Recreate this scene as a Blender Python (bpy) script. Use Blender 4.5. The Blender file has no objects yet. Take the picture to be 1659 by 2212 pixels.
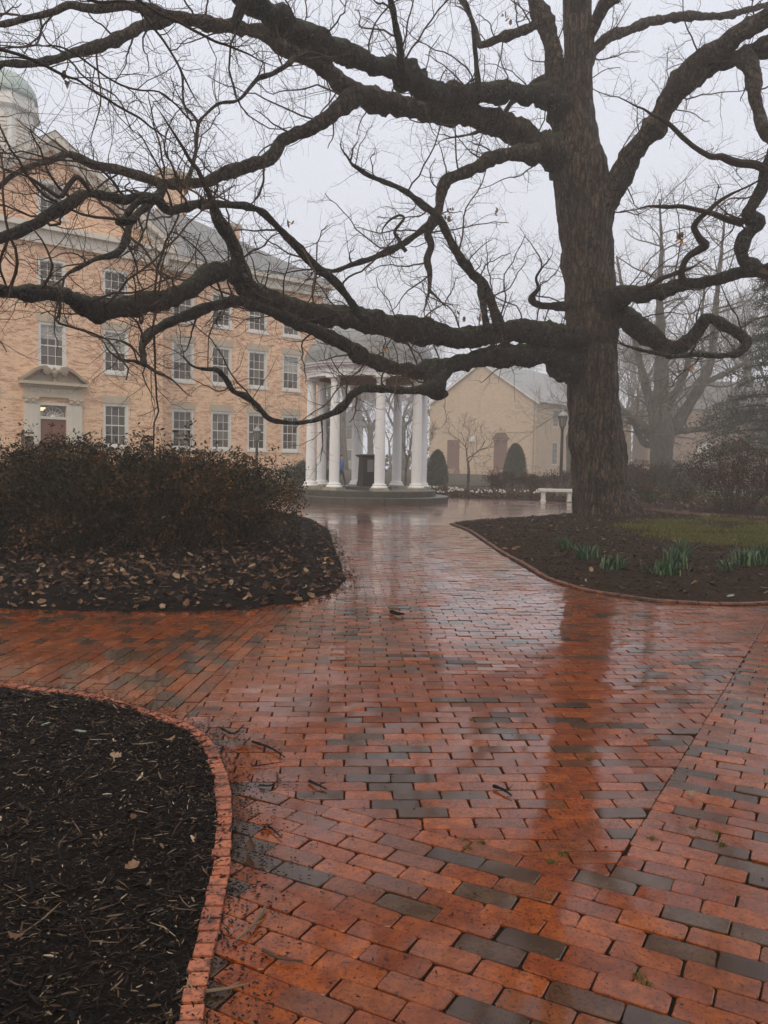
import bpy, bmesh, math, random
import numpy as np
from mathutils import Vector, Matrix

sc = bpy.context.scene
col = sc.collection
R = math.radians

# ------------------------------------------------------------------ camera, sky, sun, exposure
F, CX, CY, EYE = 1809.0, 829.5, 1106.0, 1.45          # focal length and centre in pixels of a 1659 x 2212 picture
PITCH, ROLL = math.atan(111.0 / F), R(1.0)
fwd = np.array([0, math.cos(PITCH), -math.sin(PITCH)])
up0 = np.array([0, math.sin(PITCH), math.cos(PITCH)])
xax = np.array([1.0, 0, 0])
rgt = math.cos(ROLL) * xax + math.sin(ROLL) * up0
upv = math.cos(ROLL) * up0 - math.sin(ROLL) * xax
cam_d = bpy.data.cameras.new('camera')
cam = bpy.data.objects.new('camera', cam_d)
col.objects.link(cam)
cam.matrix_world = Matrix(((rgt[0], upv[0], -fwd[0], 0), (rgt[1], upv[1], -fwd[1], 0),
                           (rgt[2], upv[2], -fwd[2], EYE), (0, 0, 0, 1)))
cam_d.sensor_fit = 'VERTICAL'
cam_d.sensor_height = 24.0
cam_d.lens = 24.0 * F / 2212.0
cam_d.clip_end = 2000
cam_d.clip_start = 0.05
sc.camera = cam

SUN_EL, SUN_AZ = R(50), R(200)                          # soft light from behind the camera
wd = bpy.data.worlds.new('World')
sc.world = wd
wd.use_nodes = True
nt = wd.node_tree
bg = nt.nodes['Background']
sky = nt.nodes.new('ShaderNodeTexSky')
sky.sky_type = 'NISHITA'
sky.sun_disc = False
sky.sun_elevation = SUN_EL
sky.sun_rotation = SUN_AZ
sky.dust_density = 6
mx = nt.nodes.new('ShaderNodeMix')
mx.data_type = 'RGBA'
mx.inputs[0].default_value = 0.93                        # a closed, even cloud deck over the clear sky
nt.links.new(sky.outputs[0], mx.inputs[6])
mx.inputs[7].default_value = (9.1, 9.35, 10.3, 1)
nt.links.new(mx.outputs[2], bg.inputs[0])
bg.inputs[1].default_value = 0.1
sun_d = bpy.data.lights.new('sun', 'SUN')
sun_d.energy = 1.5
sun_d.angle = R(40)
sun_d.color = (1.0, 0.82, 0.60)
sun = bpy.data.objects.new('sun', sun_d)
col.objects.link(sun)
sd = Vector((math.sin(SUN_AZ) * math.cos(SUN_EL), math.cos(SUN_AZ) * math.cos(SUN_EL), math.sin(SUN_EL)))
sun.rotation_euler = sd.to_track_quat('Z', 'Y').to_euler()

sc.view_settings.view_transform = 'Standard'
sc.view_settings.look = 'None'
sc.view_settings.exposure = 0.0
sc.view_settings.gamma = 1.0
sc.render.engine = 'CYCLES'
sc.cycles.use_denoising = True
sc.cycles.max_bounces = 8
sc.cycles.volume_bounces = 2
sc.cycles.transparent_max_bounces = 8

# ------------------------------------------------------------------ picture to world
def P(x, y, z):
    d = fwd + rgt * ((x - CX) / F) + upv * ((CY - y) / F)
    d = d * (z / d[1])
    return np.array([d[0], d[1], EYE + d[2]])
def G(x, y, h=0.0):
    d = fwd + rgt * ((x - CX) / F) + upv * ((CY - y) / F)
    t = (h - EYE) / d[2]
    return np.array([d[0] * t, d[1] * t])
def GP(pts):
    return np.array([G(x, y) for x, y in pts])

# ------------------------------------------------------------------ mesh helpers
def link(o, parent=None):
    col.objects.link(o)
    if parent is not None:
        o.parent = parent
    return o
def tag(o, label=None, cat=None, group=None, kind=None):
    if label: o['label'] = label
    if cat: o['category'] = cat
    if group: o['group'] = group
    if kind: o['kind'] = kind
    return o
def empty(name, loc=(0, 0, 0), rz=0.0, parent=None):
    o = bpy.data.objects.new(name, None)
    o.location = loc
    o.rotation_euler = (0, 0, rz)
    o.empty_display_size = 0.2
    return link(o, parent)

class MB:
    def __init__(s):
        s.V = []; s.F = []; s.n = 0; s.A = []
    def add(s, V, Fs, a=None):
        V = np.asarray(V, float).reshape(-1, 3)
        s.V.append(V)
        for f in (Fs if isinstance(Fs, (list, tuple)) and len(Fs) and isinstance(Fs[0], np.ndarray) and Fs[0].ndim == 2 else [np.asarray(Fs)]):
            s.F.append(f + s.n)
        s.A.append(np.full(len(V), 0.5 if a is None else a) if np.isscalar(a) or a is None else np.asarray(a, float))
        s.n += len(V)
    def ngon(s, V, a=None):
        s.add(V, np.arange(len(V))[None, :], a)
    def box(s, x0, x1, y0, y1, z0, z1, a=None):
        V = [(x, y, z) for z in (z0, z1) for y in (y0, y1) for x in (x0, x1)]
        s.add(V, np.array([(0, 2, 3, 1), (4, 5, 7, 6), (0, 1, 5, 4), (2, 6, 7, 3), (0, 4, 6, 2), (1, 3, 7, 5)]), a)
    def quadprism(s, pts, y0, y1, a=None):
        # 2D outline (x, z) counter clockwise, extruded along y
        n = len(pts)
        V = [(p[0], y0, p[1]) for p in pts] + [(p[0], y1, p[1]) for p in pts]
        s.n0 = s.n
        s.V.append(np.array(V, float)); s.A.append(np.full(2 * n, 0.5 if a is None else a))
        s.F.append(np.arange(n)[None, :] + s.n)
        s.F.append(np.arange(2 * n - 1, n - 1, -1)[None, :] + s.n)
        q = np.array([(i, i + n, (i + 1) % n + n, (i + 1) % n) for i in range(n)])
        s.F.append(q + s.n)
        s.n += 2 * n
    def lathe(s, prof, seg=32, cx=0, cy=0, a=None, cap=True, flute=None):
        prof = np.array(prof, float)
        th = np.linspace(0, 2 * math.pi, seg, endpoint=False)
        V = []
        for r, z in prof:
            rr = r if flute is None else r * flute(th)
            V.append(np.c_[cx + rr * np.cos(th), cy + rr * np.sin(th), np.full(seg, z)])
        m = len(prof)
        i = np.arange(seg); j = (i + 1) % seg
        Fs = [np.c_[k * seg + i, k * seg + j, (k + 1) * seg + j, (k + 1) * seg + i] for k in range(m - 1)]
        if cap:
            Fs.append(np.arange(seg)[::-1][None, :])
            Fs.append((np.arange(seg) + (m - 1) * seg)[None, :])
        s.add(np.vstack(V), Fs, a)
    def tube(s, pts, rad, sides=6, a=None, rmod=None, cap=False):
        pts = np.asarray(pts, float); rad = np.asarray(rad, float)
        n = len(pts)
        t = np.gradient(pts, axis=0)
        t /= np.linalg.norm(t, axis=1)[:, None] + 1e-12
        ref = np.array([0, 0, 1.0]) if abs(t[0, 2]) < 0.9 else np.array([1.0, 0, 0])
        u = np.empty_like(pts)
        v = np.cross(t[0], ref); v /= np.linalg.norm(v)
        for k in range(n):
            v = v - t[k] * np.dot(v, t[k])
            v /= np.linalg.norm(v) + 1e-12
            u[k] = v
        w = np.cross(t, u)
        th = np.linspace(0, 2 * math.pi, sides, endpoint=False)
        c, sn = np.cos(th), np.sin(th)
        D = u[:, None, :] * c[None, :, None] + w[:, None, :] * sn[None, :, None]
        rr = np.repeat(rad[:, None], sides, 1)
        if rmod is not None:
            rr = rr * rmod(pts[:, None, :] + D * rr[:, :, None], th)
        V = pts[:, None, :] + D * rr[:, :, None]
        i = np.arange(sides); j = (i + 1) % sides
        Fs = []
        base = np.c_[i, j, j + sides, i + sides]
        q = (base[None] + (np.arange(n - 1) * sides)[:, None, None]).reshape(-1, 4)
        Fs.append(q)
        if cap:
            Fs.append(((n - 1) * sides + i)[None, :])
            Fs.append(i[::-1][None, :])
        s.add(V.reshape(-1, 3), Fs, a)
    def mesh(s, name, mat, smooth=False):
        me = bpy.data.meshes.new(name)
        V = np.vstack(s.V)
        me.vertices.add(len(V))
        me.vertices.foreach_set('co', V.astype(np.float32).ravel())
        loops = np.concatenate([f.ravel() for f in s.F]).astype(np.int32)
        tot = np.concatenate([np.full(len(f), f.shape[1]) for f in s.F]).astype(np.int32)
        st = np.concatenate([[0], np.cumsum(tot)[:-1]]).astype(np.int32)
        me.loops.add(len(loops))
        me.loops.foreach_set('vertex_index', loops)
        me.polygons.add(len(tot))
        me.polygons.foreach_set('loop_start', st)
        me.polygons.foreach_set('loop_total', tot)
        me.polygons.foreach_set('use_smooth', np.full(len(tot), bool(smooth)))
        at = me.attributes.new('rnd', 'FLOAT', 'POINT')
        at.data.foreach_set('value', np.concatenate(s.A).astype(np.float32))
        me.update(calc_edges=True)
        me.validate()
        if mat is not None:
            me.materials.append(mat)
        return me
    def build(s, name, mat, parent=None, smooth=False, loc=None):
        o = bpy.data.objects.new(name, s.mesh(name, mat, smooth))
        if loc is not None: o.location = loc
        return link(o, parent)

def hash3(i):
    i = i.astype(np.int64)
    h = (i[..., 0] * 374761393 + i[..., 1] * 668265263 + i[..., 2] * 2147483647) & 0xFFFFFFFF
    h = ((h ^ (h >> 13)) * 1274126177) & 0xFFFFFFFF
    return ((h ^ (h >> 16)) & 0xFFFF) / 65535.0
def vnoise(p):
    p = np.asarray(p, float)
    i = np.floor(p); f = p - i
    f = f * f * (3 - 2 * f)
    o = 0
    for dx in (0, 1):
        for dy in (0, 1):
            for dz in (0, 1):
                w = (f[..., 0] if dx else 1 - f[..., 0]) * (f[..., 1] if dy else 1 - f[..., 1]) * (f[..., 2] if dz else 1 - f[..., 2])
                o = o + w * hash3(i + np.array([dx, dy, dz]))
    return o
def fbm(p, n=3):
    a, s_, o = 1.0, 0.0, 0
    for k in range(n):
        o = o + a * vnoise(p * 2 ** k + 17.3 * k); s_ += a; a *= 0.5
    return o / s_
def catmull(pts, step):
    pts = np.asarray(pts, float)
    q = np.vstack([2 * pts[0] - pts[1], pts, 2 * pts[-1] - pts[-2]])
    out = []
    for k in range(1, len(q) - 2):
        p0, p1, p2, p3 = q[k - 1:k + 3]
        m = max(2, int(np.linalg.norm((p2 - p1)[:3]) / step) + 1)
        t = np.linspace(0, 1, m, endpoint=False)[:, None]
        out.append(0.5 * (2 * p1 + (p2 - p0) * t + (2 * p0 - 5 * p1 + 4 * p2 - p3) * t ** 2 + (3 * p1 - p0 - 3 * p2 + p3) * t ** 3))
    out.append(pts[-1:])
    return np.vstack(out)
def inpoly(X, Y, poly):
    r = np.zeros(X.shape, bool)
    n = len(poly)
    for i in range(n):
        x0, y0 = poly[i]; x1, y1 = poly[(i + 1) % n]
        if y0 == y1: continue
        c = ((y0 > Y) != (y1 > Y)) & (X < (x1 - x0) * (Y - y0) / (y1 - y0) + x0)
        r ^= c
    return r
def polydist(X, Y, poly):
    d = np.full(X.shape, 1e9)
    n = len(poly)
    for i in range(n):
        a = poly[i]; b = poly[(i + 1) % n] - poly[i]
        L = (b ** 2).sum() + 1e-12
        t = np.clip(((X - a[0]) * b[0] + (Y - a[1]) * b[1]) / L, 0, 1)
        d = np.minimum(d, np.hypot(X - a[0] - t * b[0], Y - a[1] - t * b[1]))
    return np.where(inpoly(X, Y, poly), d, -d)

# ------------------------------------------------------------------ materials
class NT:
    def __init__(s, name):
        s.m = bpy.data.materials.new(name)
        s.m.use_nodes = True
        s.t = s.m.node_tree
        s.b = s.t.nodes['Principled BSDF']
        s.out = s.t.nodes['Material Output']
    def n(s, typ, **kw):
        o = s.t.nodes.new('ShaderNode' + typ)
        for k, v in kw.items():
            setattr(o, k, v)
        return o
    def l(s, a, b):
        s.t.links.new(a, b)
    def set(s, sock, v):
        if hasattr(v, 'is_output') or isinstance(v, bpy.types.NodeSocket):
            s.l(v, sock)
        else:
            sock.default_value = v if not (isinstance(v, tuple) and len(v) == 3 and sock.type == 'RGBA') else (*v, 1)
    def pos(s):
        return s.n('NewGeometry').outputs['Position']
    def objc(s):
        return s.n('TexCoord').outputs['Object']
    def attr(s, nm='rnd'):
        return s.n('Attribute', attribute_name=nm).outputs['Fac']
    def map(s, vec, scale=(1, 1, 1), loc=(0, 0, 0), rot=(0, 0, 0)):
        o = s.n('Mapping')
        s.l(vec, o.inputs[0]); o.inputs['Scale'].default_value = scale; o.inputs['Location'].default_value = loc
        o.inputs['Rotation'].default_value = rot
        return o.outputs[0]
    def noise(s, vec, scale, detail=4, rough=0.55, dist=0.0):
        o = s.n('TexNoise')
        s.l(vec, o.inputs['Vector'])
        o.inputs['Scale'].default_value = scale; o.inputs['Detail'].default_value = detail
        o.inputs['Roughness'].default_value = rough; o.inputs['Distortion'].default_value = dist
        return o.outputs['Fac']
    def vor(s, vec, scale, feature='F1', out='Distance'):
        o = s.n('TexVoronoi', feature=feature)
        s.l(vec, o.inputs['Vector']); o.inputs['Scale'].default_value = scale
        return o.outputs[out]
    def ramp(s, fac, stops, interp='LINEAR'):
        o = s.n('ValToRGB')
        cr = o.color_ramp; cr.interpolation = interp
        while len(cr.elements) < len(stops): cr.elements.new(0.5)
        for e, (p, c) in zip(cr.elements, stops):
            e.position = p
            e.color = (c, c, c, 1) if np.isscalar(c) else (*c, 1)
        s.set(o.inputs[0], fac)
        return o.outputs[0]
    def mix(s, fac, a, b, typ='MIX'):
        o = s.n('Mix', data_type='RGBA', blend_type=typ)
        s.set(o.inputs[0], fac); s.set(o.inputs[6], a); s.set(o.inputs[7], b)
        return o.outputs[2]
    def math(s, op, a, b=0.0, c=0.0):
        o = s.n('Math', operation=op)
        s.set(o.inputs[0], a); s.set(o.inputs[1], b)
        if op in ('MULTIPLY_ADD',): s.set(o.inputs[2], c)
        return o.outputs[0]
    def bump(s, h, strength=0.5, dist=0.01, normal=None):
        o = s.n('Bump')
        o.inputs['Strength'].default_value = strength; o.inputs['Distance'].default_value = dist
        s.l(h, o.inputs['Height'])
        if normal is not None: s.l(normal, o.inputs['Normal'])
        return o.outputs[0]
    def done(s, color=None, rough=None, normal=None, spec=None, **kw):
        if color is not None: s.set(s.b.inputs['Base Color'], color)
        if rough is not None: s.set(s.b.inputs['Roughness'], rough)
        if normal is not None: s.set(s.b.inputs['Normal'], normal)
        if spec is not None: s.set(s.b.inputs['Specular IOR Level'], spec)
        for k, v in kw.items():
            s.set(s.b.inputs[k.replace('_', ' ')], v)
        return s.m

MT = {}
BRICK_STOPS = [(0.0, (0.35, 0.075, 0.006)), (0.13, (0.47, 0.125, 0.012)), (0.26, (0.28, 0.060, 0.007)), (0.38, (0.40, 0.105, 0.012)),
               (0.50, (0.25, 0.056, 0.007)), (0.62, (0.34, 0.092, 0.014)), (0.71, (0.16, 0.052, 0.013)), (0.79, (0.27, 0.085, 0.020)), (0.85, (0.085, 0.043, 0.016)),
               (0.93, (0.100, 0.065, 0.030)), (0.97, (0.030, 0.020, 0.010)), (1.0, (0.055, 0.038, 0.020))]
def mk_paver(name, far=False):
    n = NT(name); p = n.pos()
    if far:
        br = n.n('TexBrick')
        n.l(n.map(p, rot=(0, 0, R(-2.7))), br.inputs['Vector'])
        br.inputs['Scale'].default_value = 1.0
        br.inputs['Brick Width'].default_value = 0.209; br.inputs['Row Height'].default_value = 0.0965
        br.inputs['Mortar Size'].default_value = 0.004
        br.inputs['Color1'].default_value = (0, 0, 0, 1); br.inputs['Color2'].default_value = (1, 1, 1, 1); br.inputs['Mortar'].default_value = (0.5, 0.5, 0.5, 1)
        c = n.ramp(br.outputs['Color'], BRICK_STOPS)
        c = n.mix(br.outputs['Fac'], c, (0.03, 0.024, 0.02))
    else:
        c = n.ramp(n.attr(), BRICK_STOPS)
    sp = n.noise(p, 160, 3, 0.7)
    c = n.mix(n.math('MULTIPLY', n.ramp(sp, [(0.50, 0.0), (0.68, 1.0)]), 0.5), c, (0.10, 0.024, 0.007))
    pit = n.noise(p, 75, 5, 0.75)
    c = n.mix(n.ramp(pit, [(0.53, 0.0), (0.63, 0.9)]), c, (0.026, 0.011, 0.005))
    gr = n.noise(n.map(p, (1, 1, 1)), 13, 6, 0.75)
    c = n.mix(n.ramp(gr, [(0.40, 0.95), (0.60, 0.0)]), c, n.mix(1.0, c, (0.55, 0.45, 0.40), 'MULTIPLY'))
    bl = n.noise(p, 22, 4, 0.65)
    c = n.mix(n.ramp(bl, [(0.35, 0.45), (0.65, 0.0)]), c, n.mix(0.6, c, (0.060, 0.020, 0.008)))
    big = n.noise(p, 1.4, 4, 0.6)
    c = n.mix(n.ramp(big, [(0.40, 0.0), (0.65, 0.28)]), c, (0.075, 0.040, 0.022))
    pale = n.noise(n.map(p, (9, 30, 1)), 1.6, 5, 0.7)
    c = n.mix(n.ramp(pale, [(0.66, 0.0), (0.78, 0.25)]), c, (0.36, 0.22, 0.13))
    wet = n.noise(p, 0.9, 5, 0.6)
    ro = n.math('ADD', n.ramp(wet, [(0.3, 0.14), (0.7, 0.26)]), n.math('MULTIPLY', bl, 0.10))
    h = n.math('ADD', n.math('ADD', n.math('MULTIPLY', bl, 1.0), n.math('MULTIPLY', pit, -0.5)), n.math('MULTIPLY', sp, 0.35))
    return n.done(n.mix(1.0, c, (0.90, 0.80, 0.72), 'MULTIPLY'), ro, n.bump(h, 0.16, 0.003), 0.08, Coat_Weight=n.ramp(wet, [(0.35, 1.0), (0.68, 0.55)]), Coat_Roughness=n.ramp(wet, [(0.32, 0.04), (0.68, 0.14)]), Coat_IOR=1.40)
MT['paver'] = mk_paver('wet_brick')
MT['paver_far'] = mk_paver('wet_brick_far', True)

n = NT('joint_soil'); p = n.pos()
MT['joint'] = n.done(n.ramp(n.noise(p, 40, 4), [(0.3, (0.003, 0.0022, 0.0015)), (0.7, (0.012, 0.008, 0.005))]), 0.95, n.bump(n.noise(p, 150, 3), 0.5, 0.005), 0.1)
n = NT('edging_brick'); p = n.pos()
c = n.ramp(n.attr(), [(0, (0.33, 0.09, 0.04)), (0.5, (0.42, 0.135, 0.06)), (1, (0.26, 0.08, 0.045))])
c = n.mix(n.ramp(n.noise(p, 55, 4, 0.7), [(0.5, 0.0), (0.62, 0.7)]), c, (0.05, 0.03, 0.022))
c = n.mix(n.ramp(n.noise(p, 9, 6, 0.75), [(0.50, 0.0), (0.62, 0.85)]), c, (0.012, 0.009, 0.007))
MT['edging'] = n.done(c, 0.5, n.bump(n.noise(p, 120, 4), 0.4, 0.004), 0.4)
n = NT('old_edging_brick'); p = n.pos()
c = n.ramp(n.attr(), [(0, (0.14, 0.05, 0.025)), (0.5, (0.20, 0.08, 0.045)), (1, (0.09, 0.045, 0.03))])
c = n.mix(n.ramp(n.noise(p, 12, 6, 0.75), [(0.45, 0.0), (0.62, 0.85)]), c, (0.015, 0.011, 0.008))
MT['edging_old'] = n.done(c, 0.6, n.bump(n.noise(p, 120, 4), 0.4, 0.004), 0.3)
n = NT('mulch_soil'); p = n.pos()
MT['soil'] = n.done(n.ramp(n.noise(p, 35, 6, 0.7), [(0.3, (0.002, 0.0015, 0.001)), (0.7, (0.014, 0.009, 0.006))]), 0.9, n.bump(n.noise(p, 60, 6, 0.75), 0.9, 0.02), 0.1)
n = NT('leafy_soil'); p = n.pos()
MT['soil2'] = n.done(n.ramp(n.noise(p, 18, 6, 0.75), [(0.3, (0.008, 0.005, 0.003)), (0.55, (0.032, 0.018, 0.009)), (0.75, (0.075, 0.042, 0.021))]), 0.9, n.bump(n.noise(p, 40, 6, 0.75), 0.9, 0.03), 0.1)
n = NT('mulch_chip'); p = n.pos()
c = n.ramp(n.attr(), [(0, (0.003, 0.002, 0.0015)), (0.50, (0.009, 0.005, 0.003)), (0.74, (0.030, 0.017, 0.009)), (0.90, (0.085, 0.052, 0.030)), (0.97, (0.20, 0.145, 0.09)), (1.0, (0.42, 0.33, 0.23))])
MT['chip'] = n.done(c, 0.6, n.bump(n.noise(p, 220, 3), 0.4, 0.003), 0.12)
n = NT('dead_leaf'); p = n.pos()
c = n.ramp(n.attr(), [(0, (0.03, 0.014, 0.008)), (0.35, (0.08, 0.036, 0.016)), (0.6, (0.15, 0.075, 0.035)), (0.8, (0.25, 0.15, 0.085)), (0.93, (0.33, 0.24, 0.16)), (1.0, (0.42, 0.17, 0.035))])
c = n.mix(n.ramp(n.noise(p, 60, 4), [(0.4, 0.0), (0.7, 0.5)]), c, (0.03, 0.016, 0.009))
MT['leaf_dead'] = n.done(c, 0.6, None, 0.2)
n = NT('shrub_leaf')
c = n.ramp(n.attr(), [(0, (0.007, 0.009, 0.003)), (0.35, (0.022, 0.020, 0.006)), (0.6, (0.062, 0.034, 0.010)), (0.8, (0.105, 0.042, 0.015)), (1.0, (0.21, 0.095, 0.040))])
MT['leaf_shrub'] = n.done(c, 0.6, None, 0.15)
n = NT('red_shrub_leaf')
c = n.ramp(n.attr(), [(0, (0.018, 0.011, 0.007)), (0.5, (0.055, 0.026, 0.016)), (0.85, (0.10, 0.045, 0.028)), (1.0, (0.17, 0.08, 0.05))])
MT['leaf_red'] = n.done(c, 0.7, None, 0.12)
n = NT('evergreen_leaf')
c = n.ramp(n.attr(), [(0, (0.012, 0.020, 0.012)), (0.6, (0.028, 0.042, 0.024)), (1.0, (0.06, 0.075, 0.04))])
MT['leaf_green'] = n.done(c, 0.5, None, 0.4)
n = NT('daffodil_leaf')
c = n.ramp(n.attr(), [(0, (0.010, 0.030, 0.012)), (0.6, (0.030, 0.080, 0.032)), (1.0, (0.10, 0.16, 0.065))])
MT['daff'] = n.done(c, 0.45, None, 0.4)
n = NT('grass_blade')
c = n.ramp(n.attr(), [(0, (0.030, 0.036, 0.006)), (0.6, (0.090, 0.095, 0.014)), (1.0, (0.17, 0.15, 0.035))])
MT['grass'] = n.done(c, 0.6, None, 0.3)
n = NT('moss')
MT['moss'] = n.done((0.06, 0.10, 0.015), 0.8)

def mk_bark(name, dark, light, moss, lich, scale=1.0, bumpd=0.06, stretch=0.16):
    n = NT(name); p = n.pos()
    nz = n.n('NewGeometry').outputs['Normal']
    sep = n.n('SeparateXYZ'); n.l(nz, sep.inputs[0])
    v = n.map(p, (1, 1, stretch))
    pl = n.noise(v, 11 * scale, 4, 0.62, 0.5)
    fine = n.noise(n.map(p, (1, 1, min(1, stretch * 2))), 34 * scale, 5, 0.7)
    c = n.ramp(pl, [(0.38, dark), (0.50, tuple(a * 0.45 + b * 0.55 for a, b in zip(dark, light))), (0.64, light)])
    c = n.mix(n.ramp(fine, [(0.38, 0.8), (0.58, 0.0)]), c, dark)
    wv = n.n('VectorMath', operation='ADD'); n.l(v, wv.inputs[0])
    wn = n.n('TexNoise'); n.l(p, wn.inputs['Vector']); wn.inputs['Scale'].default_value = 5.0 * scale; wn.inputs['Detail'].default_value = 4
    ws = n.n('VectorMath', operation='SCALE'); n.l(wn.outputs['Color'], ws.inputs[0]); ws.inputs['Scale'].default_value = 0.10 / scale; n.l(ws.outputs[0], wv.inputs[1])
    plate = n.vor(wv.outputs[0], 10 * scale, 'DISTANCE_TO_EDGE')
    fis = n.ramp(plate, [(0.02, 1.0), (0.16, 0.0)])
    c = n.mix(n.math('MULTIPLY', fis, 0.85), c, dark)
    big = n.noise(p, 1.1, 4, 0.6)
    c = n.mix(n.ramp(big, [(0.40, 0.0), (0.66, 0.55)]), c, dark)
    lm = n.noise(p, 6.5 * scale, 6, 0.72)
    c = n.mix(n.ramp(lm, [(0.57, 0.0), (0.63, lich)]), c, (0.15, 0.165, 0.12))
    mm = n.math('ADD', n.math('MULTIPLY', sep.outputs[2], 0.42), n.math('MULTIPLY', n.noise(p, 3.2, 6, 0.7), 0.85))
    c = n.mix(n.ramp(mm, [(0.64, 0.0), (0.80, moss)]), c, n.mix(n.noise(p, 30, 4, 0.7), (0.016, 0.022, 0.005), (0.070, 0.082, 0.018)))
    h = n.math('SUBTRACT', n.math('ADD', pl, n.math('MULTIPLY', fine, 0.45)), n.math('MULTIPLY', fis, 0.6))
    return n.done(c, 0.68, n.bump(h, 1.0, bumpd), 0.3)
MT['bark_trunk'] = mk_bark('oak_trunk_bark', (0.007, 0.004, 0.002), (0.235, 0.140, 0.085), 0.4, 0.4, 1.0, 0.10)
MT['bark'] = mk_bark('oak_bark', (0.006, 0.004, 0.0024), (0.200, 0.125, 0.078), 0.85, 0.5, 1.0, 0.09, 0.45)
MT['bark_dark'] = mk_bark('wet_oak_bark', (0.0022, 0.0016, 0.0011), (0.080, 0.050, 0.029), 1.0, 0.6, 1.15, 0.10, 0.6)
MT['bark_bg'] = mk_bark('fogged_grey_bark', (0.055, 0.046, 0.036), (0.16, 0.138, 0.110), 0.25, 0.5, 0.6)  # grey bark, with extra paleness in the colour imitating fog
n = NT('twig')
MT['twig'] = n.done(n.ramp(n.attr(), [(0, (0.018, 0.011, 0.006)), (1, (0.075, 0.038, 0.018))]), 0.65, None, 0.2)
n = NT('fogged_twig')
MT['twig_bg'] = n.done((0.125, 0.104, 0.082), 0.7, None, 0.2)  # lightened base colour so distant twigs look faded by haze

def mk_wallbrick(name, c1, c2, c3, mortar, patch, patchmax=0.75):
    n = NT(name); p = n.objc()
    sep = n.n('SeparateXYZ'); n.l(p, sep.inputs[0])
    cmb = n.n('CombineXYZ')
    n.l(n.math('ADD', sep.outputs[0], sep.outputs[1]), cmb.inputs[0]); n.l(sep.outputs[2], cmb.inputs[1])
    br = n.n('TexBrick'); n.l(cmb.outputs[0], br.inputs['Vector'])
    br.inputs['Scale'].default_value = 1.0
    br.inputs['Brick Width'].default_value = 0.22; br.inputs['Row Height'].default_value = 0.078
    br.inputs['Mortar Size'].default_value = 0.011; br.inputs['Mortar Smooth'].default_value = 0.3
    br.inputs['Color1'].default_value = (0, 0, 0, 1); br.inputs['Color2'].default_value = (1, 1, 1, 1); br.inputs['Mortar'].default_value = (0.5, 0.5, 0.5, 1)
    cell = n.math('ADD', n.math('MULTIPLY', br.outputs['Color'], 0.75), n.math('MULTIPLY', n.noise(n.map(cmb.outputs[0], (3, 11, 1)), 1.0, 3), 0.4))
    c = n.ramp(cell, [(0.15, c3), (0.45, c1), (0.85, c2)])
    c = n.mix(br.outputs['Fac'], c, mortar)
    pm = n.noise(p, 0.55, 6, 0.7)
    c = n.mix(n.ramp(pm, [(0.42, 0.0), (0.62, patchmax)]), c, patch)
    mo = n.noise(n.map(cmb.outputs[0], (1.6, 5.0, 1)), 1.0, 5, 0.75)
    c = n.mix(n.ramp(mo, [(0.50, 0.0), (0.62, 0.75)]), c, c3)
    st = n.noise(n.map(p, (1.6, 1.6, 0.35)), 1.0, 5, 0.65)
    c = n.mix(n.ramp(st, [(0.54, 0.0), (0.74, 0.28)]), c, (0.30, 0.19, 0.12))
    return n.done(c, 0.85, n.bump(n.math('SUBTRACT', n.noise(p, 30, 3), br.outputs['Fac']), 0.5, 0.01), 0.2)
MT['wall_a'] = mk_wallbrick('tan_brick', (0.78, 0.46, 0.29), (0.88, 0.60, 0.41), (0.46, 0.20, 0.11), (0.86, 0.66, 0.49), (0.88, 0.60, 0.38))
MT['wall_b'] = mk_wallbrick('buff_brick', (0.55, 0.42, 0.30), (0.61, 0.48, 0.35), (0.45, 0.32, 0.22), (0.57, 0.46, 0.35), (0.61, 0.47, 0.34))
MT['wall_c'] = mk_wallbrick('brown_brick', (0.30, 0.20, 0.15), (0.36, 0.25, 0.19), (0.22, 0.14, 0.10), (0.35, 0.27, 0.22), (0.32, 0.22, 0.17), 0.4)
def mk_plain(name, c, rough=0.6, var=0.15, scale=6, bump=0.0, spec=0.4, dirt=None, **kw):
    n = NT(name); p = n.objc()
    f = n.noise(p, scale, 5, 0.65)
    d = dirt or tuple(x * 0.55 for x in c)
    cc = n.mix(n.ramp(f, [(0.35, 0.0), (0.75, var * 2)]), c, d)
    nm = n.bump(n.noise(p, scale * 8, 4), bump, 0.01) if bump else None
    return n.done(cc, rough, nm, spec, **kw)
MT['white'] = mk_plain('white_paint', (0.74, 0.72, 0.67), 0.5, 0.14, 3, dirt=(0.45, 0.42, 0.35))
MT['column'] = mk_plain('white_column_paint', (0.88, 0.88, 0.86), 0.5, 0.10, 2.0, dirt=(0.50, 0.48, 0.42))
MT['trim'] = mk_plain('trim_paint', (0.72, 0.66, 0.56), 0.55, 0.15, 3)
MT['stone'] = mk_plain('pale_stone', (0.55, 0.46, 0.34), 0.75, 0.2, 2, 0.2)
MT['stone_dark'] = mk_plain('weathered_stone', (0.36, 0.29, 0.21), 0.8, 0.3, 3, 0.3)
MT['step'] = mk_plain('wet_step_stone', (0.10, 0.092, 0.072), 0.45, 0.35, 2.5, 0.3, dirt=(0.035, 0.032, 0.022))
MT['plinth'] = mk_plain('plinth_stone', (0.42, 0.38, 0.28), 0.6, 0.35, 5, 0.2, dirt=(0.18, 0.15, 0.09))
MT['black'] = mk_plain('black_metal', (0.012, 0.012, 0.012), 0.35, 0.1, 4, 0.05, 0.5)
MT['screen'] = mk_plain('grey_steel_panel', (0.20, 0.19, 0.18), 0.3, 0.1, 5)
MT['iron'] = mk_plain('painted_iron', (0.045, 0.037, 0.030), 0.5, 0.2, 5)
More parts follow.
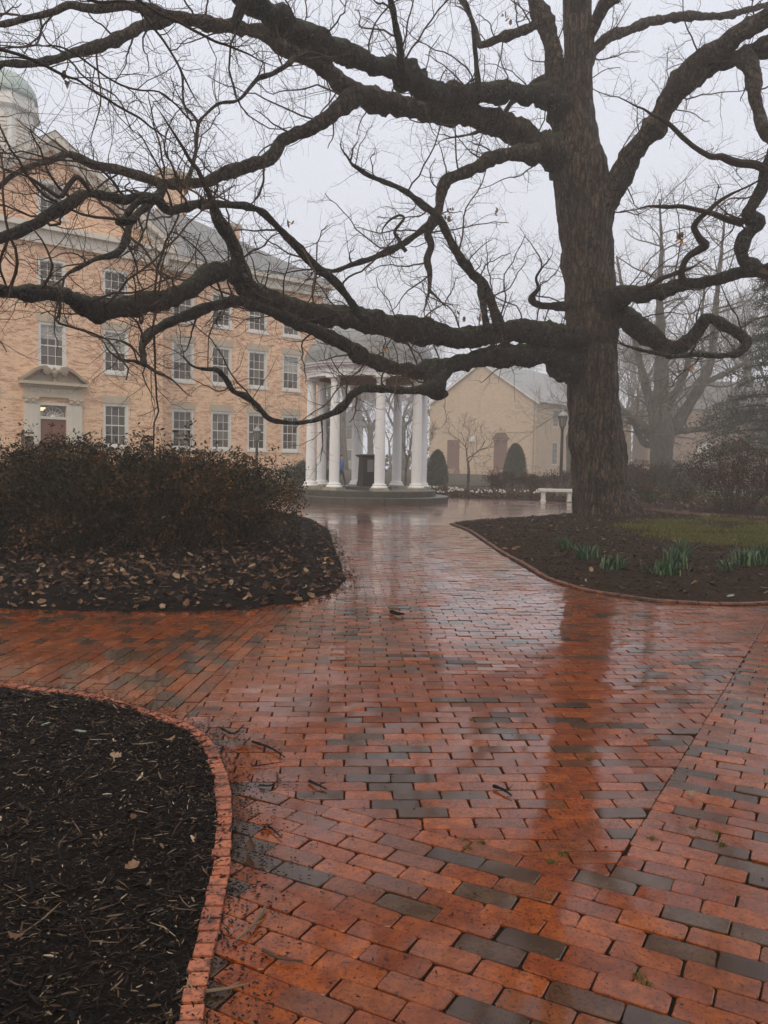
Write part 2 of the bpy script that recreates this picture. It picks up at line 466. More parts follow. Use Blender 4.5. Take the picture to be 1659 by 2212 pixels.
MT['slate'] = mk_plain('slate_roof', (0.20, 0.20, 0.195), 0.5, 0.2, 1.2, 0.2)
MT['roof_b'] = mk_plain('metal_roof', (0.30, 0.305, 0.305), 0.5, 0.15, 1.0)
MT['dome'] = mk_plain('dome_lead', (0.27, 0.275, 0.265), 0.40, 0.35, 1.6, 0.1, 0.45, dirt=(0.12, 0.115, 0.10))
MT['copper'] = mk_plain('copper_green', (0.43, 0.51, 0.47), 0.6, 0.15, 1.5)
MT['door'] = mk_plain('brown_door', (0.21, 0.085, 0.05), 0.5, 0.15, 3)
MT['door_b'] = mk_plain('red_brown_door', (0.17, 0.085, 0.065), 0.5, 0.1, 3)
MT['ceil'] = mk_plain('rotunda_ceiling', (0.30, 0.19, 0.14), 0.6, 0.15, 2)
MT['bench'] = mk_plain('bench_marble', (0.82, 0.79, 0.72), 0.5, 0.2, 5, 0.1, dirt=(0.40, 0.35, 0.27))
MT['plaque'] = mk_plain('bronze_plaque', (0.13, 0.065, 0.035), 0.5, 0.1, 5)
MT['sign'] = mk_plain('sign_wood', (0.11, 0.085, 0.06), 0.7, 0.2, 5)
MT['asphalt'] = mk_plain('wet_asphalt', (0.085, 0.075, 0.068), 0.35, 0.2, 1.5, 0.2)
MT['ground'] = mk_plain('earth', (0.055, 0.040, 0.026), 0.85, 0.35, 0.7, 0.4, 0.2, dirt=(0.045, 0.050, 0.018))
MT['lawn'] = mk_plain('lawn', (0.045, 0.085, 0.018), 0.8, 0.3, 0.9, 0.4, 0.2)
MT['pansy'] = mk_plain('white_petal', (0.75, 0.74, 0.70), 0.6, 0.1, 8)
MT['pebble'] = mk_plain('lichen_pale', (0.20, 0.23, 0.16), 0.7, 0.3, 30)
MT['far_wall'] = mk_plain('pale_far_wall', (0.52, 0.50, 0.47), 0.7, 0.1, 0.5)
n = NT('window_glass'); p = n.objc()
MT['glass'] = n.done(n.ramp(n.n('ObjectInfo').outputs['Random'], [(0.0, (0.05, 0.038, 0.030)), (0.6, (0.10, 0.08, 0.062)), (0.85, (0.14, 0.12, 0.10)), (1.0, (0.20, 0.18, 0.15))]), 0.08, None, 0.5)  # random tone per pane imitates varied reflections in the base colour
MT['glass_far'] = mk_plain('far_window_glass', (0.20, 0.20, 0.20), 0.15, 0.1, 1)
MT['blind'] = mk_plain('window_blind', (0.40, 0.39, 0.35), 0.5, 0.1, 2)
n = NT('clear_glass')
tr = n.n('BsdfTransparent'); gl = n.n('BsdfGlossy'); gl.inputs['Roughness'].default_value = 0.05
ms = n.n('MixShader'); ms.inputs[0].default_value = 0.16
n.l(tr.outputs[0], ms.inputs[1]); n.l(gl.outputs[0], ms.inputs[2]); n.l(ms.outputs[0], n.out.inputs['Surface'])
MT['clear'] = n.m
n = NT('lamp_glow')
MT['glow'] = n.done((0.9, 0.75, 0.5), 0.5, None, None, Emission_Color=(1.0, 0.72, 0.38), Emission_Strength=2.2)
n = NT('lantern_glass')
MT['lantern'] = n.done((0.22, 0.21, 0.19), 0.15, None, 0.5)

# ------------------------------------------------------------------ ground and paving
rng = np.random.default_rng(7)
def sheet(name, poly, z, mat, parent=None):
    mb = MB(); mb.ngon([(p[0], p[1], z) for p in poly])
    return mb.build(name, mat, parent)
tag(sheet('ground', [(-125, -14), (125, -14), (125, 150), (-125, 150)], -0.06, MT['ground']), kind='structure')
path = tag(sheet('brick_path', [(-16, -6), (13, -6), (13, 34.5), (-16, 34.5)], -0.0085, MT['joint']), kind='structure')
FAR = 19.0
tag(sheet('brick_plaza', [(-16, FAR), (13, FAR), (13, 34.5), (-16, 34.5)], -0.001, MT['paver_far']), kind='structure')

NEARBED = [(-400, 1500), (-200, 1483), (0, 1479), (70, 1489), (140, 1496), (213, 1508), (287, 1530), (345, 1548), (395, 1566), (432, 1586), (457, 1608),
           (475, 1640), (491, 1685), (498, 1716), (501, 1777), (497, 1869), (486, 1950), (468, 2040), (450, 2125), (437, 2212), (415, 2400), (380, 2700)]
RBED_F = [(972, 1132), (1013, 1148), (1048, 1172), (1087, 1198), (1130, 1222), (1169, 1246), (1217, 1265), (1269, 1279), (1330, 1289), (1417, 1301), (1503, 1306), (1590, 1308.5), (1659, 1306), (1800, 1298), (2000, 1280)]
RBED_B = [(2000, 1140), (1800, 1131), (1659, 1125), (1516, 1117), (1395, 1106), (1234, 1110), (1156, 1117), (1070, 1122), (985, 1129)]
LBED = [(-300, 1306), (0, 1315), (151, 1320), (312, 1322), (453, 1320), (554, 1315), (654, 1302), (725, 1277), (750, 1252), (738, 1217), (724, 1182), (712, 1144), (674, 1121), (600, 1106), (300, 1092), (-300, 1085)]
FBED_F = [(880, 1066), (944, 1074.6), (1112, 1080.4), (1237, 1085.5), (1379, 1094.5), (1486, 1105), (1659, 1114), (1900, 1122)]
nb = GP(NEARBED); nb_closed = np.vstack([nb, [(-2.0, nb[-1][1] - 0.3), (-9, 0.0), (-9, nb[0][1])]])
rb = np.vstack([GP(RBED_F), GP(RBED_B)])
lb = GP(LBED)
fbf = GP(FBED_F)
fb = np.vstack([fbf, [(30, 42.5), (2.2, 42.5)]])

BL, BW, GAP = 0.209, 0.0965, 0.0050
def clip_half(poly, p, nrm):
    out = []
    n_ = len(poly)
    for i in range(n_):
        a, b = poly[i], poly[(i + 1) % n_]
        da, db = (a - p) @ nrm, (b - p) @ nrm
        if da >= 0: out.append(a)
        if (da >= 0) != (db >= 0): out.append(a + (b - a) * da / (da - db))
    return np.array(out)
def course_bricks(origin, ang, box, halves):
    """running-bond bricks with long side along ang; halves: list of lists of (point, inward normal) all of which must hold"""
    c, s_ = math.cos(ang), math.sin(ang)
    ux, uy = np.array([c, s_]), np.array([-s_, c])
    out = []
    cor = np.array([(box[0], box[2]), (box[1], box[2]), (box[1], box[3]), (box[0], box[3])]) - origin
    i0, i1 = int((cor @ ux).min() / BL) - 1, int((cor @ ux).max() / BL) + 1
    j0, j1 = int((cor @ uy).min() / BW) - 1, int((cor @ uy).max() / BW) + 1
    for j in range(j0, j1 + 1):
        sh = (0.5 if j % 2 else 0.0) + rng.normal(0, 0.035)
        wob = rng.normal(0, 0.0012)
        for i in range(i0, i1 + 1):
            cc = origin + ux * ((i + sh) * BL) + uy * (j * BW + wob)
            if not (box[0] < cc[0] < box[1] and box[2] < cc[1] < box[3]): continue
            if (cc[1] < 1.55) or abs(cc[0]) > 0.53 * cc[1] + 0.5: continue
            g = GAP * rng.uniform(0.6, 1.6)
            hx, hy = BL / 2 - g / 2, BW / 2 - g / 2 * 0.8
            if halves and all((cc - p_) @ n_ < -0.14 for p_, n_ in halves[:1]): continue
            q = np.array([cc + ux * a * hx + uy * b * hy for a, b in ((-1, -1), (1, -1), (1, 1), (-1, 1))]) + rng.normal(0, 0.0018, (4, 2))
            for p_, n_ in halves:
                q = clip_half(q, p_ + n_ * 0.0015, n_)
                if len(q) < 3: break
            if len(q) < 3: continue
            ar = 0.5 * abs(np.dot(q[:, 0], np.roll(q[:, 1], 1)) - np.dot(q[:, 1], np.roll(q[:, 0], 1)))
            if ar < 0.0012: continue
            out.append(q)
    return out
def halfplane(a, b, side):
    a, b, side = map(np.asarray, (a, b, side))
    d = (b - a) / np.linalg.norm(b - a)
    nn = np.array([-d[1], d[0]])
    if (side - a) @ nn < 0: nn = -nn
    return (a, nn)
angF, angM = R(-28.3), R(2.7)
pF = G(860, 1779)
dF = np.array([math.cos(angF), math.sin(angF)])
s2a, s2b = G(1342, 1848), G(1659, 1338)
l1a, l1b = G(396, 1552), G(624, 1323)
angL = math.atan2(l1b[1] - l1a[1], l1b[0] - l1a[0])
inM = G(900, 1500); inF = G(1000, 2000); inR = G(1600, 1700); inL = G(150, 1400)
hM = [halfplane(pF, pF + dF, inM), halfplane(s2a, s2b, inM), halfplane(l1a, l1b, inM)]
hF1 = [halfplane(pF, pF + dF, inF)]
junc = s2a
bricks = []
bricks += [q for q in course_bricks(pF, angM, (-12, 9, 1.2, 9.3), hM)] + course_bricks(pF, angM, (-12, 9, 9.3, FAR), hM[:2])
fl = course_bricks(pF - np.array([-dF[1], dF[0]]) * BW * 0.5, angF, (-8, 9, 1.2, FAR), [])
for q in fl:
    cc = q.mean(0)
    hp, hn = hF1[0]
    if (cc - hp) @ hn > 0: bricks.append(q)
    else:
        rp, rn = halfplane(s2a, s2b, inR)
        q2 = clip_half(q, rp + rn * 0.0015, rn)
        if len(q2) >= 3 and 0.5 * abs(np.dot(q2[:, 0], np.roll(q2[:, 1], 1)) - np.dot(q2[:, 1], np.roll(q2[:, 0], 1))) > 0.0012: bricks.append(q2)
bricks += course_bricks(l1a + np.array([-math.sin(angL), math.cos(angL)]) * BW * 0.5, angL, (-8, 2, 3.0, 9.5), [halfplane(l1a, l1b, inL)])
cen = np.array([q.mean(0) for q in bricks])
hide = np.maximum.reduce([polydist(cen[:, 0], cen[:, 1], nb_closed), polydist(cen[:, 0], cen[:, 1], rb), polydist(cen[:, 0], cen[:, 1], lb)]) > 0.16
bricks = [q for q, h_ in zip(bricks, hide) if not h_]
cen = np.array([q.mean(0) for q in bricks])
cl = fbm(np.c_[cen * 1.3, np.zeros(len(cen))], 2)
def brick_into(mb, q, v):
    if q[:, 1].mean() < 9.0:
        out = []
        for k_ in range(len(q)):
            a_, b_, c_ = q[k_ - 1], q[k_], q[(k_ + 1) % len(q)]
            for t_ in (a_, c_):
                L_ = np.linalg.norm(t_ - b_) + 1e-9
                out.append(b_ + (t_ - b_) * min(0.35, abs(rng.normal(0.004, 0.004)) / L_ + 0.004 / L_) + rng.normal(0, 0.0007, 2))
        q = np.array(out)
    n_ = len(q)
    c2 = q.mean(0)
    d = q - c2
    L = np.linalg.norm(d, axis=1)[:, None]
    inn = c2 + d * (1 - 0.0032 / np.maximum(L, 0.02))
    z0 = rng.normal(0, 0.0016)
    tx, ty = rng.normal(0, 0.007, 2)
    zz = z0 + d[:, 0] * tx + d[:, 1] * ty
    V = np.vstack([np.c_[inn, zz], np.c_[q, zz - 0.0028], np.c_[q, np.full(n_, -0.045)]])
    i = np.arange(n_); j = (i + 1) % n_
    o = 1 if (q[0, 0] * q[1, 1] - q[1, 0] * q[0, 1] + q[1, 0] * q[2, 1] - q[2, 0] * q[1, 1] + q[2, 0] * q[0, 1] - q[0, 0] * q[2, 1]) > 0 else -1
    Fs = [i[None, ::o], np.c_[i + n_, j + n_, j, i][:, ::o], np.c_[i + 2 * n_, j + 2 * n_, j + n_, i + n_][:, ::o]]
    mb.add(V, Fs, v)
vis = []
for c_ in cen:
    d_ = np.array([c_[0], c_[1], -EYE]); zc = d_ @ fwd
    px, py = CX + F * (d_ @ rgt) / zc, CY - F * (d_ @ upv) / zc
    vis.append(-1 < px < 1660 and py < 2225)
order = sorted(range(len(bricks)), key=lambda k: (not vis[k], np.hypot(*cen[k])))
rest = MB()
dark_run = rng.uniform(0, 1, len(bricks))
for rank, k in enumerate(order):
    v = float(np.clip(dark_run[k] * 0.98 + (cl[k] - 0.5) * 0.7 + 0.09 * max(0.0, 1 - (cen[k][1] - 2) / 5) + (0.22 if cen[k][0] < -0.25 - 0.1 * cen[k][1] and cen[k][1] < 3.4 else 0.0), 0, 1))
    if rank < 300:
        mb = MB(); brick_into(mb, bricks[k], v)
        mb.build('brick', MT['paver'], path)
    else:
        brick_into(rest, bricks[k], v)
tag(rest.build('brick_courses', MT['paver'], path), kind='stuff')

# raised brick edging along the beds
def edging(name, line, wid, pitch, inward, h, label, z0=-0.03, mat='edging'):
    e = tag(empty(name), kind='structure')
    pts = catmull(np.c_[line, np.zeros(len(line))], 0.02)[:, :2]
    s_ = np.concatenate([[0], np.cumsum(np.linalg.norm(np.diff(pts, axis=0), axis=1))])
    k = 0.0
    while k < s_[-1] - pitch:
        a = np.array([np.interp(k + 0.007, s_, pts[:, c]) for c in (0, 1)])
        b = np.array([np.interp(k + pitch - 0.007, s_, pts[:, c]) for c in (0, 1)])
        k += pitch
        t = (b - a) / np.linalg.norm(b - a); nn = np.array([-t[1], t[0]]) * inward
        m = (a + b) / 2
        if m[1] < 1.6 or abs(m[0]) > 0.5 * m[1] + 0.3: continue
        w_ = wid + rng.normal(0, 0.004); off = rng.normal(0, 0.0015)
        q = np.array([a + nn * off, b + nn * off, b + nn * (w_ + off), a + nn * (w_ + off)])
        mb = MB(); n_ = 4
        c2 = q.mean(0); inn = c2 + (q - c2) * 0.93
        zt = h + rng.normal(0, 0.0018)
        V = np.vstack([np.c_[inn, np.full(4, zt)], np.c_[q, np.full(4, zt - 0.0035)], np.c_[q, np.full(4, z0)]])
        i = np.arange(4); j = (i + 1) % 4
        o = 1 if inward > 0 else -1
        mb.add(V, [i[None, ::o], np.c_[i + 4, j + 4, j, i][:, ::o], np.c_[i + 8, j + 8, j + 4, i + 4][:, ::o]], rng.uniform())
        mb.build('brick', MT[mat], e)
    return e
edging('brick_edging', nb, 0.062, 0.068, -1, 0.022, '')
edging('brick_edging', GP(RBED_F), 0.070, 0.215, 1, 0.028, '', mat='edging_old')

def bed(name, poly, spacing, top, slope, mat, rough=0.02, seed=0, lim=None, edge=-0.02):
    x0, y0 = poly.min(0) - 0.2; x1, y1 = poly.max(0) + 0.2
    if lim: x0, x1, y0, y1 = max(x0, lim[0]), min(x1, lim[1]), max(y0, lim[2]), min(y1, lim[3])
    nx, ny = int((x1 - x0) / spacing) + 1, int((y1 - y0) / spacing) + 1
    X, Y = np.meshgrid(np.linspace(x0, x1, nx), np.linspace(y0, y1, ny))
    d = polydist(X, Y, poly)
    nz = fbm(np.stack([X * 4, Y * 4, np.full_like(X, seed)], -1), 4) - 0.5
    Z = edge + np.clip(d, -0.3, 0) * 0.3 + top * (1 - np.exp(-np.clip(d, 0, None) / slope)) + rough * nz * 2 * np.clip(d / 0.1, 0, 1)
    idx = np.arange(nx * ny).reshape(ny, nx)
    q = np.stack([idx[:-1, :-1], idx[:-1, 1:], idx[1:, 1:], idx[1:, :-1]], -1).reshape(-1, 4)
    dm = np.max(np.stack([d[:-1, :-1], d[:-1, 1:], d[1:, 1:], d[1:, :-1]]), 0).ravel()
    mb = MB(); mb.add(np.c_[X.ravel(), Y.ravel(), Z.ravel()], q[dm > -0.03])
    o = mb.build(name, mat, None, True)
    tag(o, kind='structure')
    def hz(x, y):
        dd = polydist(x, y, poly)
        nn = fbm(np.stack([x * 4, y * 4, np.full_like(x, seed)], -1), 4) - 0.5
        return edge + np.clip(dd, -0.3, 0) * 0.3 + top * (1 - np.exp(-np.clip(dd, 0, None) / slope)) + rough * nn * 2 * np.clip(dd / 0.1, 0, 1)
    return hz
h_near = bed('mulch_bed', nb_closed, 0.035, 0.055, 0.25, MT['soil'], 0.02, 1, (-4.5, 2, 1.4, 6.2), 0.0)
h_right = bed('mulch_bed', rb, 0.09, 0.10, 0.6, MT['soil2'], 0.025, 2, (0, 14, 8, 26), 0.01)
h_left = bed('mulch_bed', lb, 0.07, 0.13, 0.45, MT['soil'], 0.03, 3, (-11, 0, 7, 24), -0.004)
h_far = bed('planting_bed', fb, 0.3, 0.12, 0.8, MT['soil2'], 0.05, 4, None, -0.01)
tag(sheet('far_road', [(-10, 44.6), (60, 44.6), (60, 49.0), (-10, 49.0)], 0.004, MT['asphalt']), kind='structure')
tag(sheet('lawn', [(7.5, 34.2), (19, 34.2), (21, 43), (8, 43)], 0.135, MT['lawn']), kind='structure')
tag(sheet('lawn', [(-40, 36.2), (1.5, 36.2), (1.5, 43.8), (-40, 43.8)], 0.01, MT['lawn']), kind='structure')

# ------------------------------------------------------------------ loose stuff on the beds
def sample_poly(poly, m, lim=None, dmin=0.0, density=None):
    x0, y0 = poly.min(0); x1, y1 = poly.max(0)
    if lim: x0, x1, y0, y1 = max(x0, lim[0]), min(x1, lim[1]), max(y0, lim[2]), min(y1, lim[3])
    out = np.zeros((0, 2))
    while len(out) < m:
        q = rng.uniform((x0, y0), (x1, y1), (m * 2, 2))
        k = polydist(q[:, 0], q[:, 1], poly) > dmin
        k &= np.abs(q[:, 0]) < 0.50 * q[:, 1] + 0.4
        if density is not None: k &= rng.uniform(0, 1, len(q)) < density(q)
        out = np.vstack([out, q[k]])
    return out[:m]
def chips(xy, z, length, width, val, tilt=0.25):
    m = len(xy)
    yaw = rng.uniform(0, math.pi * 2, m); pit = rng.normal(0, tilt, m)
    d = np.c_[np.cos(yaw) * np.cos(pit), np.sin(yaw) * np.cos(pit), np.sin(pit)]
    s_ = np.c_[-np.sin(yaw), np.cos(yaw), np.zeros(m)]
    u = np.cross(d, s_)
    c = np.c_[xy, z]
    L, W = length[:, None] / 2, width[:, None] / 2
    bend = rng.normal(0, 0.14, m)[:, None] * L
    rings = []
    for e, wf in ((-1, 0.5), (0, 1.0), (1, 0.4)):
        pc = c + d * L * e + (s_ * bend if e == 0 else 0)
        for a in (0.5, 2.6, 4.7):
            rings.append(pc + (s_ * math.cos(a) + u * math.sin(a) * 0.7) * W * wf)
    V = np.stack(rings, 1).reshape(-1, 3)
    q = []
    for k in (0, 3):
        for i in range(3):
            j = (i + 1) % 3
            q.append((k + i, k + j, k + 3 + j, k + 3 + i))
    q = np.array(q)
    Fq = (q[None] + (np.arange(m) * 9)[:, None, None]).reshape(-1, 4)
    return V, Fq, np.repeat(val, 9)
def chip_field(name, poly, hz, m, lim, lmean, wmean, palef, density=None, dmin=0.02, sig=0.6):
    xy = sample_poly(poly, m, lim, dmin, density)
    z = hz(xy[:, 0], xy[:, 1]) + rng.uniform(0.0, 0.018, m)
    L = np.clip(rng.lognormal(math.log(lmean), sig, m), 0.004, 0.14); W = np.minimum(np.clip(rng.lognormal(math.log(wmean), 0.5, m), 0.002, 0.016), L * 0.8)
    val = rng.uniform(0, 1, m) ** palef
    mb = MB(); V, Fq, A = chips(xy, z, L, W, val); mb.add(V, Fq, A)
    return tag(mb.build(name, MT['chip']), kind='stuff')
chip_field('shredded_mulch', nb_closed, h_near, 26000, (-3.2, 1, 1.5, 5.0), 0.0135, 0.0050, 0.98, None, 0.0, 0.8)
chip_field('bark_chips', nb_closed, h_near, 1500, (-3.2, 1, 1.5, 5.0), 0.034, 0.013, 1.5, None, 0.0, 0.5)
chip_field('shredded_mulch', rb, h_right, 14000, (0, 12, 8, 25), 0.045, 0.012, 0.80)
chip_field('shredded_mulch', lb, h_left, 12000, (-9, 0, 7.5, 22), 0.045, 0.008, 1.2)

# oak leaf shape: lobed outline, curled
def leaf_template(lobes=4, L=0.11, W=0.05, seed=0):
    r_ = np.random.default_rng(seed)
    t = np.linspace(0, 1, lobes * 2 + 2)
    w = W * np.sin(np.pi * np.clip(t * 0.92 + 0.06, 0, 1)) ** 0.7
    w = w * np.where(np.arange(len(t)) % 2 == 1, 1.1, 0.72) * r_.uniform(0.85, 1.15, len(t))
    w[0] = 0.002; w[-1] = 0.006
    x = (t - 0.5) * L
    curl = r_.uniform(0.1, 0.5); cup = r_.uniform(-0.5, 0.9)
    zc = curl * L * (t - 0.5) ** 2 * 2
    V = np.vstack([np.c_[x, w, zc + np.abs(w) * cup], np.c_[x, np.zeros_like(x), zc], np.c_[x, -w * r_.uniform(0.8, 1.1, len(t)), zc + np.abs(w) * cup * r_.uniform(0.3, 1)]])
    n_ = len(t); i = np.arange(n_ - 1)
    Fq = np.vstack([np.c_[i, i + n_, i + n_ + 1, i + 1], np.c_[i + n_, i + 2 * n_, i + 2 * n_ + 1, i + n_ + 1]])
    return V, Fq
LEAVES = [leaf_template(3, 0.11, 0.036, s_) for s_ in range(6)]
def leaf_field(mb, xy, z, scale, val, tilt=0.4):
    for k in range(len(xy)):
        V, Fq = LEAVES[rng.integers(6)]
        a = rng.uniform(0, 6.28)
        M_ = (Matrix.Rotation(a, 3, 'Z') @ Matrix.Rotation(rng.normal(0, tilt), 3, 'X') @ Matrix.Rotation(rng.normal(0, tilt), 3, 'Y'))
        mb.add((V * scale[k]) @ np.array(M_).T + np.array([xy[k][0], xy[k][1], z[k]]), Fq, float(val[k]))
xy = sample_poly(lb, 3000, (-9, 0, 7.5, 19), 0.02, lambda q: np.clip(1.2 - (q[:, 1] - 8) * 0.13, 0.25, 1))
mb = MB(); leaf_field(mb, xy, h_left(xy[:, 0], xy[:, 1]) + rng.uniform(0.005, 0.03, len(xy)), rng.uniform(0.3, 0.95, len(xy)), rng.uniform(0, 1, len(xy)) ** 1.9 * 0.95)
tag(mb.build('leaf_litter', MT['leaf_dead']), kind='stuff')
xy = sample_poly(rb, 420, (0, 12, 8, 25), 0.05)
mb = MB(); leaf_field(mb, xy, h_right(xy[:, 0], xy[:, 1]) + 0.015, rng.uniform(0.4, 0.9, len(xy)), rng.uniform(0, 1, len(xy)) ** 1.2 * 0.9)
tag(mb.build('leaf_litter', MT['leaf_dead']), kind='stuff')
xy = np.vstack([sample_poly(np.array([(0.3, 33.6), (12, 32), (20, 26), (24, 30), (14, 37), (2, 38)]), 900, None, 0.02), rng.uniform((9, 26), (17, 34), (500, 2))])
mb = MB(); leaf_field(mb, xy, h_far(xy[:, 0], xy[:, 1]) + 0.02, rng.uniform(0.7, 1.6, len(xy)), rng.uniform(0.2, 1, len(xy)) * 0.9)
tag(mb.build('leaf_litter', MT['leaf_dead']), kind='stuff')
# grass on the right-hand bed
gp = GP([(1290, 1150), (1400, 1128), (1520, 1126), (1700, 1134), (1800, 1145), (1800, 1205), (1659, 1200), (1520, 1192), (1400, 1180)])
xy = sample_poly(gp, 26000, None, 0.0, lambda q: np.clip(polydist(q[:, 0], q[:, 1], gp) / 1.2, 0.06, 1) * np.clip(fbm(np.c_[q * 1.2, np.zeros(len(q))], 3) * 3.4 - 1.25, 0.02, 1))
def blades(xy, z, h, w, val, lean=0.35):
    m = len(xy); a = rng.uniform(0, 6.28, m); ld = rng.uniform(0, 6.28, m); ll = np.abs(rng.normal(0, lean, m)) * h
    s_ = np.c_[np.cos(a), np.sin(a), np.zeros(m)] * w[:, None] / 2
    b = np.c_[xy, z]
    tip = b + np.c_[np.cos(ld) * ll, np.sin(ld) * ll, h]
    mid = b + np.c_[np.cos(ld) * ll * 0.35, np.sin(ld) * ll * 0.35, h * 0.55]
    V = np.stack([b - s_, b + s_, mid + s_ * 0.8, mid - s_ * 0.8, tip], 1).reshape(-1, 3)
    i = np.arange(m) * 5
    return V, [np.c_[i, i + 1, i + 2, i + 3], np.c_[i + 3, i + 2, i + 4]], np.repeat(val, 5)
mb = MB(); mb.add(*blades(xy, h_right(xy[:, 0], xy[:, 1]), rng.uniform(0.03, 0.08, len(xy)), np.full(len(xy), 0.010), rng.uniform(0, 1, len(xy))))
tag(mb.build('grass', MT['grass'], None), kind='stuff')

# ------------------------------------------------------------------ the rotunda over the well
WC = P(793.5, 1000, 30.45)[:2]
well = tag(empty('rotunda', (WC[0], WC[1], 0)), 'white domed rotunda with eight fluted columns on round stone steps', 'rotunda')
def step_ring(name, r, z0, z1, nst):
    st = empty(name, parent=well)
    mb = MB(); mb.lathe([(r - 0.35, z0), (r - 0.35, z1 - 0.004)], 48); mb.build('core', MT['step'], st)
    for k in range(nst):
        a0, a1 = 2 * math.pi * k / nst + 0.0025, 2 * math.pi * (k + 1) / nst - 0.0025
        th = np.linspace(a0, a1, 9)
        ri = r - 0.36
        prof = [(r, z0), (r, z1 - 0.02), (r - 0.02, z1), (ri, z1)]
        V = np.vstack([np.c_[np.cos(th) * pr, np.sin(th) * pr, np.full(9, pz)] for pr, pz in prof])
        i = np.arange(8)
        Fs = [np.c_[j * 9 + i, j * 9 + i + 1, (j + 1) * 9 + i + 1, (j + 1) * 9 + i] for j in range(3)]
        Fs += [np.array([[0, 9, 18, 27]]), np.array([[8, 35, 26, 17]])]
        m2 = MB(); m2.add(V, Fs); m2.build('stone', MT['step'], st)
step_ring('lower_step', 2.95, -0.02, 0.205, 14)
step_ring('upper_step', 2.50, 0.19, 0.415, 12)
CR = 2.06
fl_ = lambda th: 1 - 0.045 * (0.5 + 0.5 * np.cos(th * 20)) ** 0.5
mcol = MB()
zs = np.linspace(0.66, 4.12, 9)
mcol.lathe([(0.180 - 0.032 * max(0, (z - 1.4) / 2.7) ** 1.2, z) for z in zs], 120, flute=fl_, cap=False)
shaft_me = mcol.mesh('shaft', MT['column'], False)
mpl = MB(); mpl.box(-0.285, 0.285, -0.285, 0.285, 0.413, 0.50); plinth_me = mpl.mesh('plinth', MT['plinth'])
mba = MB(); mba.lathe([(0.275, 0.502), (0.285, 0.53), (0.275, 0.565), (0.235, 0.58), (0.232, 0.605), (0.24, 0.62), (0.24, 0.645), (0.19, 0.662)], 40); base_me = mba.mesh('base', MT['column'], True)
mca = MB(); mca.lathe([(0.150, 4.10), (0.170, 4.13), (0.155, 4.15), (0.16, 4.19), (0.225, 4.235)], 40); mca.box(-0.235, 0.235, -0.235, 0.235, 4.235, 4.30); cap_me = mca.mesh('capital', MT['column'])
for k in range(8):
    a = R(-32 + 45 * k)
    x, y = CR * math.sin(a), -CR * math.cos(a)
    ce = empty('column', (x, y, 0), math.atan2(y, x), well)
    for nm, me in (('plinth', plinth_me), ('base', base_me), ('shaft', shaft_me), ('capital', cap_me)):
        link(bpy.data.objects.new(nm, me), ce)
ent = MB()
ent.lathe([(1.84, 4.302), (2.25, 4.302), (2.25, 4.40), (2.27, 4.41), (2.265, 4.56), (2.30, 4.57), (2.31, 4.62), (2.42, 4.635), (2.42, 4.68), (2.47, 4.70), (2.49, 4.755), (2.36, 4.77)], 96, cap=False)
ent_o = ent.build('entablature', MT['column'], well, True)
mod = ent_o.modifiers.new('split', 'EDGE_SPLIT'); mod.split_angle = R(25)
inn = MB(); inn.lathe([(1.84, 4.302), (1.84, 4.62), (1.2, 4.95), (0.4, 5.1), (0.02, 5.12)], 64, cap=False); inn.build('ceiling', MT['ceil'], well, True)
tri = MB()
for dx in (-0.09, -0.01, 0.07):
    tri.box(dx - 0.022, dx + 0.022, -0.028, 0.02, 4.43, 4.545)
tri.box(-0.13, 0.13, -0.034, 0.02, 4.545, 4.567); tri.box(-0.12, 0.12, -0.03, 0.02, 4.412, 4.428)
for i in range(5):
    tri.box(-0.10 + i * 0.045, -0.075 + i * 0.045, -0.026, 0.02, 4.388, 4.410)
tri_me = tri.mesh('triglyph', MT['column'])
for k in range(16):
    a = R(-32 + 22.5 * k)
    o = link(bpy.data.objects.new('triglyph', tri_me), well)
    o.location = (2.268 * math.sin(a), -2.268 * math.cos(a), 0); o.rotation_euler = (0, 0, a)
dom = MB()
prof = [(2.40, 4.765), (2.38, 4.80)]
for t in np.linspace(0, 1, 18):
    ang = t * math.pi / 2
    prof.append((2.33 * math.cos(ang) ** 0.92 + 0.01, 4.80 + 1.42 * math.sin(ang)))
dom.lathe(prof, 96)
dome_o = dom.build('dome', MT['dome'], well, True)
for t in (0.30, 0.52, 0.74):
    ang = t * math.pi / 2
    rr, zz = 2.33 * math.cos(ang) ** 0.92 + 0.012, 4.80 + 1.42 * math.sin(ang)
    th = np.linspace(0, 2 * math.pi, 97)
    m2 = MB(); m2.tube(np.c_[rr * np.cos(th), rr * np.sin(th), np.full(97, zz)], np.full(97, 0.014), 6); m2.build('seam', MT['dome'], dome_o, True)
for k in range(16):
    a = R(10 + 22.5 * k)
    tt = np.linspace(0.02, 0.95, 14) * math.pi / 2
    rr = 2.33 * np.cos(tt) ** 0.92 + 0.012
    m2 = MB(); m2.tube(np.c_[rr * math.cos(a), rr * math.sin(a), 4.80 + 1.42 * np.sin(tt)], np.full(14, 0.006), 4); m2.build('seam', MT['dome'], dome_o, True)
